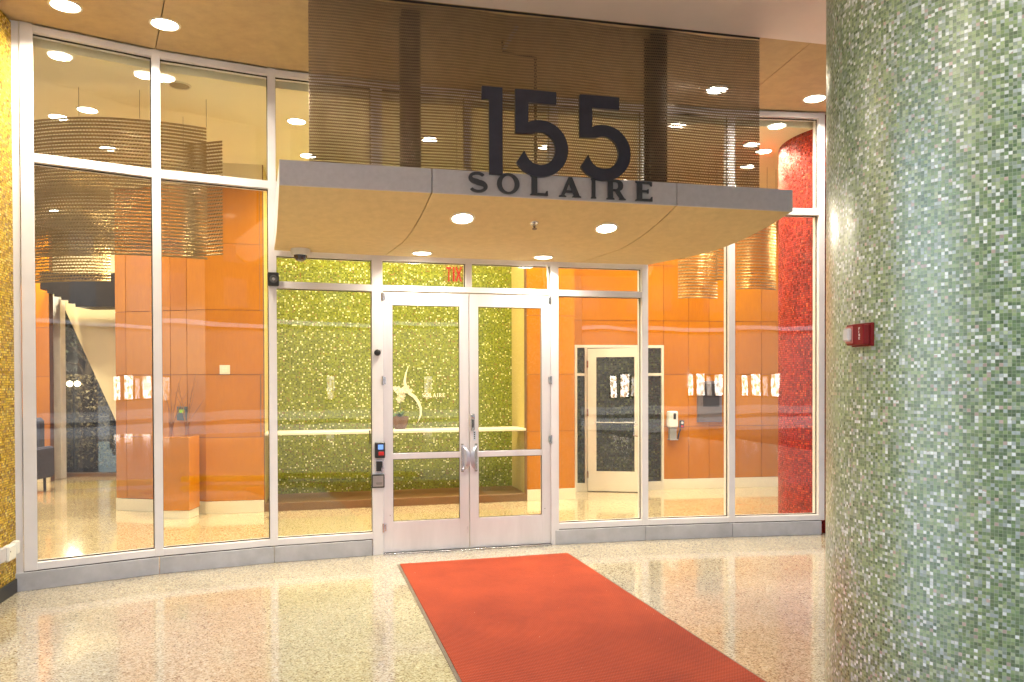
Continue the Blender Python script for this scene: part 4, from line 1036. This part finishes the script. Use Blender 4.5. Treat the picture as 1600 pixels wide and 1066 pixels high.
# exit sign, reversed as seen through the glass
ex = thing('exit_sign', 'clear hanging exit sign seen from behind, red letters reading backwards', 'exit sign', (-.55, 7.75, 2.6))
EM = frame((0, 7.62), (1, .25)); 
M_ex = emit('exit_red', (1, .06, .04), .26)
def exl(px0, px1): return (px0 - 800) / 1200 * 7.55, (px1 - 800) / 1200 * 7.55
ey = 7.50
ML = upright((0, ey, 0), (1, 0))
z0e, he = 2.585, .142
T = lambda a, b_: [[(a + (b_ - a) * .36, z0e), (a + (b_ - a) * .64, z0e), (a + (b_ - a) * .64, z0e + he * .84), (b_, z0e + he * .84), (b_, z0e + he), (a, z0e + he), (a, z0e + he * .84), (a + (b_ - a) * .36, z0e + he * .84)]]
def X(a, b_):
    w_ = b_ - a; h = he; s = .27 * w_
    return [[(a, z0e), (a + s, z0e), (a + w_ / 2, z0e + h * .36), (b_ - s, z0e), (b_, z0e), (a + w_ / 2 + s * .62, z0e + h / 2), (b_, z0e + h), (b_ - s, z0e + h), (a + w_ / 2, z0e + h * .64), (a + s, z0e + h), (a, z0e + h), (a + w_ / 2 - s * .62, z0e + h / 2)]]
def E(a, b_):
    w_ = b_ - a; k = .26 * w_; h = he
    return [[(b_, z0e), (b_, z0e + h), (a, z0e + h), (a, z0e + h * .85), (b_ - k, z0e + h * .85), (b_ - k, z0e + h * .58), (a + k, z0e + h * .58), (a + k, z0e + h * .43), (b_ - k, z0e + h * .43), (b_ - k, z0e + h * .15), (a, z0e + h * .15), (a, z0e)]]
sx = lambda p: (p - 800) / 1200 * ey
for f_, a, b_ in ((T, 698, 706), (None, 708, 711), (X, 712, 722.5), (E, 725, 733)):
    lp = f_(sx(a), sx(b_)) if f_ else [[(sx(a), z0e), (sx(b_), z0e), (sx(b_), z0e + he), (sx(a), z0e + he)]]
    put_shape('letter', lp, .004, M_ex, ex, ML)
part('plate', MB().box(sx(693), sx(738), ey + .004, ey + .010, 2.565, 2.75), glass('sign_acrylic', (.98, .9, .88), .05, 0, False), ex)
part('stem', MB().tube([(sx(715), ey + .007, 2.75), (sx(715), ey + .007, 4.28)], .006, 6), M_steel, ex)

# lobby lights
G3 = 'downlights in the lobby ceiling'
named = {0: (-4.15, 7.55, 'lobby downlight in front of the largest curved curtain'), 1: (2.94, 8.98, 'lobby downlight nearest the top of the red column'), 2: (2.72, 8.72, 'lobby downlight left of the red column, middle of three'),
         3: (2.95, 9.62, 'lobby downlight left of the red column, farthest of three'), 4: (-4.55, 7.75, 'lobby downlight at the far left above the lower curtain')}
for k, (x, y, lab) in named.items(): downlight((x, y, 4.279), lab, G3, E_IN * .8, .085)
for (x, y) in ((-2.2, 7.9), (-.9, 8.5), (.4, 8.8), (1.6, 9.2), (-2.4, 9.1), (-1.2, 9.4), (.2, 9.7), (1.5, 10.3), (3.0, 10.6), (4.4, 10.6), (-4.6, 8.8), (-6.2, 8.6), (-6.3, 10.6), (-7.9, 9.2), (-7.6, 11.2), (-7.1, 12.0)):
    pass
LL = [((-2.2, 7.9), 'lobby downlight just inside the glass left of the entrance doors'), ((-.9, 8.5), 'lobby downlight just inside the left entrance door'),
      ((.4, 8.8), 'lobby downlight just inside the right entrance door'), ((1.6, 9.2), 'lobby downlight inside, between the doors and the inner door'),
      ((-2.4, 9.1), 'lobby downlight over the left end of the mosaic niche'), ((-1.2, 9.4), 'lobby downlight over the middle of the mosaic niche'),
      ((.2, 9.7), 'lobby downlight over the right end of the mosaic niche'), ((1.5, 10.3), 'lobby downlight in front of the inner door'),
      ((3.0, 10.6), 'lobby downlight in front of the grey wall panel'), ((4.4, 10.6), 'lobby downlight behind the red mosaic column'),
      ((-4.6, 8.8), 'lobby downlight in front of the orange wall by the pedestal'), ((-6.2, 8.6), 'lobby downlight over open floor at the far left'),
      ((-6.3, 10.6), 'lobby downlight near the end of the orange wall at left'), ((-7.9, 9.2), 'lobby downlight nearest the left side wall'),
      ((-7.6, 11.2), 'lobby downlight over the blue armchair'), ((-7.1, 12.0), 'lobby downlight in front of the raking window')]  # last lamp is added to brighten the white strip at far left
for (x, y), lab in LL:
    downlight((x, y, 4.279), lab, G3, E_IN * (2.2 if x < -7 else 1), .085)  # leftmost lamps boosted to lift the dim far left
for x in ():
    pass
vn = thing('speaker_grille', 'round grey speaker grille in the lobby ceiling behind the second pane', 'speaker', (-2.98, 6.93, 4.28))
part('rim', MB().lathe([(.10, -.001), (.098, -.008), (.085, -.009), (.085, -.002)], c=(-2.98, 6.93, 4.28), seg=32), M_trim, vn, smooth=True)
part('grille', MB().lathe([(.085, -.003), (.04, -.006), (0, -.007)], c=(-2.98, 6.93, 4.28), seg=32), wear('grille_grey', (.35, .30, .2), .6), vn, smooth=True)
# cove lamp hidden at the top of the mosaic niche
al = bpy.data.lights.new('cove_lamp', 'AREA'); al.shape = 'RECTANGLE'; al.size = Ln - 1.1; al.size_y = .12; al.energy = 26; al.color = (1, .80, .42)
ao = bpy.data.objects.new('cove_lamp', al); C.objects.link(ao); cc = NA + nt_ * Ln / 2 - nn_ * .35
ao.matrix_basis = Matrix.Translation((cc.x, cc.y, 4.26)) @ Matrix.Rotation(math.atan2(nt_.y, nt_.x), 4, 'Z')
for s in (-.0, Ln):
    pass

# ================================================================== behind the camera: street side that the glass mirrors
ob = thing('opposite_building', 'pale shop building across the street with bright windows and dark brick upper floors', 'building', (24, -30, 0))
M_wallb = wear('stucco', (.17, .15, .14), .8, 0, .2, .4)
M_brick = wear('brick_facade', (.07, .05, .04), .85, 0, .3, .6)
OX = -24.0  # left end stretched out to cut the sky mirrored in the green column
part('wall', MB().box(OX, 70, -36, -30, -.16, 4.9), M_wallb, ob)
part('upper_wall', MB().box(OX, 70, -36, -30.4, 4.9, 11.5), M_brick, ob)
part('roof', MB().box(OX - .4, 70.5, -36.5, -29.9, 11.5, 11.9), M_curb, ob)
part('cornice', MB().box(OX - .2, 70.2, -30.4, -29.8, 4.9, 5.15), M_curb, ob)
def shopwin(name, st):
    m = emit(name, (1, .93, .85), st); b = NB(m); e = [n for n in m.node_tree.nodes if n.type == 'EMISSION'][0]
    p = b.pos(); mp = b.n('Mapping'); mp.inputs['Scale'].default_value = (2.2, 1, 1.3); b.l(p, mp.inputs[0])
    f = b.noise(mp.outputs[0], 2.2, 4, .6)
    b.l(b.ramp(f, [(.34, (.10, .05, .03)), (.46, (.75, .5, .32)), (.56, (1, .95, .9))]), e.inputs[0]); return m
M_shop = shopwin('lit_shop_window', 4.5)
M_shop2 = shopwin('dim_shop_window', 1.6)
M_dimw = glass('upper_window_glass', (.4, .45, .5), .1, .02, False)
for k, (x, wd, z1) in enumerate(((24.4, .40, 1.95), (25.1, .62, 2.05), (25.9, .34, 1.9), (26.5, .62, 2.0), (14.0, .5, 1.9), (31.5, .5, 2.0), (32.6, .6, 2.0), (38.0, .5, 2.0))):
    f_ = part('window', MB().box(x - .06, x + wd + .06, -30.0, -29.95, .45, z1 + .08), M_post, ob)
    part('pane', MB().box(x, x + wd, -29.95, -29.93, .52, z1), M_shop if k in (0, 1, 3, 5) else M_shop2, f_)
M_dkwin = wear('upper_window', (.05, .06, .08), .15)
for x in range(-22, 66, 4):
    for z in (6.2, 8.9):
        part('upper_window', MB().box(x, x + 1.6, -30.42, -30.38, z, z + 1.7), M_dkwin, ob)
nb = thing('sky_blocker_wing', 'plain dark wing added out of view at left to block sky from the green column', 'building', (-11, -16, 0))  # unseen wing added to narrow the daylight streak on the green column
part('wall', MB().box(-14, -9.6, -29.5, -4.2, -.16, 9), M_brick, nb)
for y in range(-28, -5, 4):
    for z in (1.0, 4.2, 6.8): part('window', MB().box(-9.61, -9.57, y, y + 1.8, z, z + 1.6), M_dkwin, nb)
ws = thing('yellow_wheel_stop', 'yellow painted low kerb bar beside the drive behind the viewer', 'wheel stop', (.5, 1.75, 0))
M_yel = wear('kerb_yellow', (.75, .60, .02), .5, 0, .2, 12)
Mws = frame((-.15, 1.15), (1.25, 1.12))
part('bar', MB().prism([(0, -.06), (0, .06), (1.65, .06), (1.65, -.06)], 0.03, .12, Mws), M_yel, ws, bevel=.02)
for x in (.15, 1.4): part('foot', MB().box(x, x + .1, -.05, .05, 0.001, .03, Mws), M_gasket, ws)
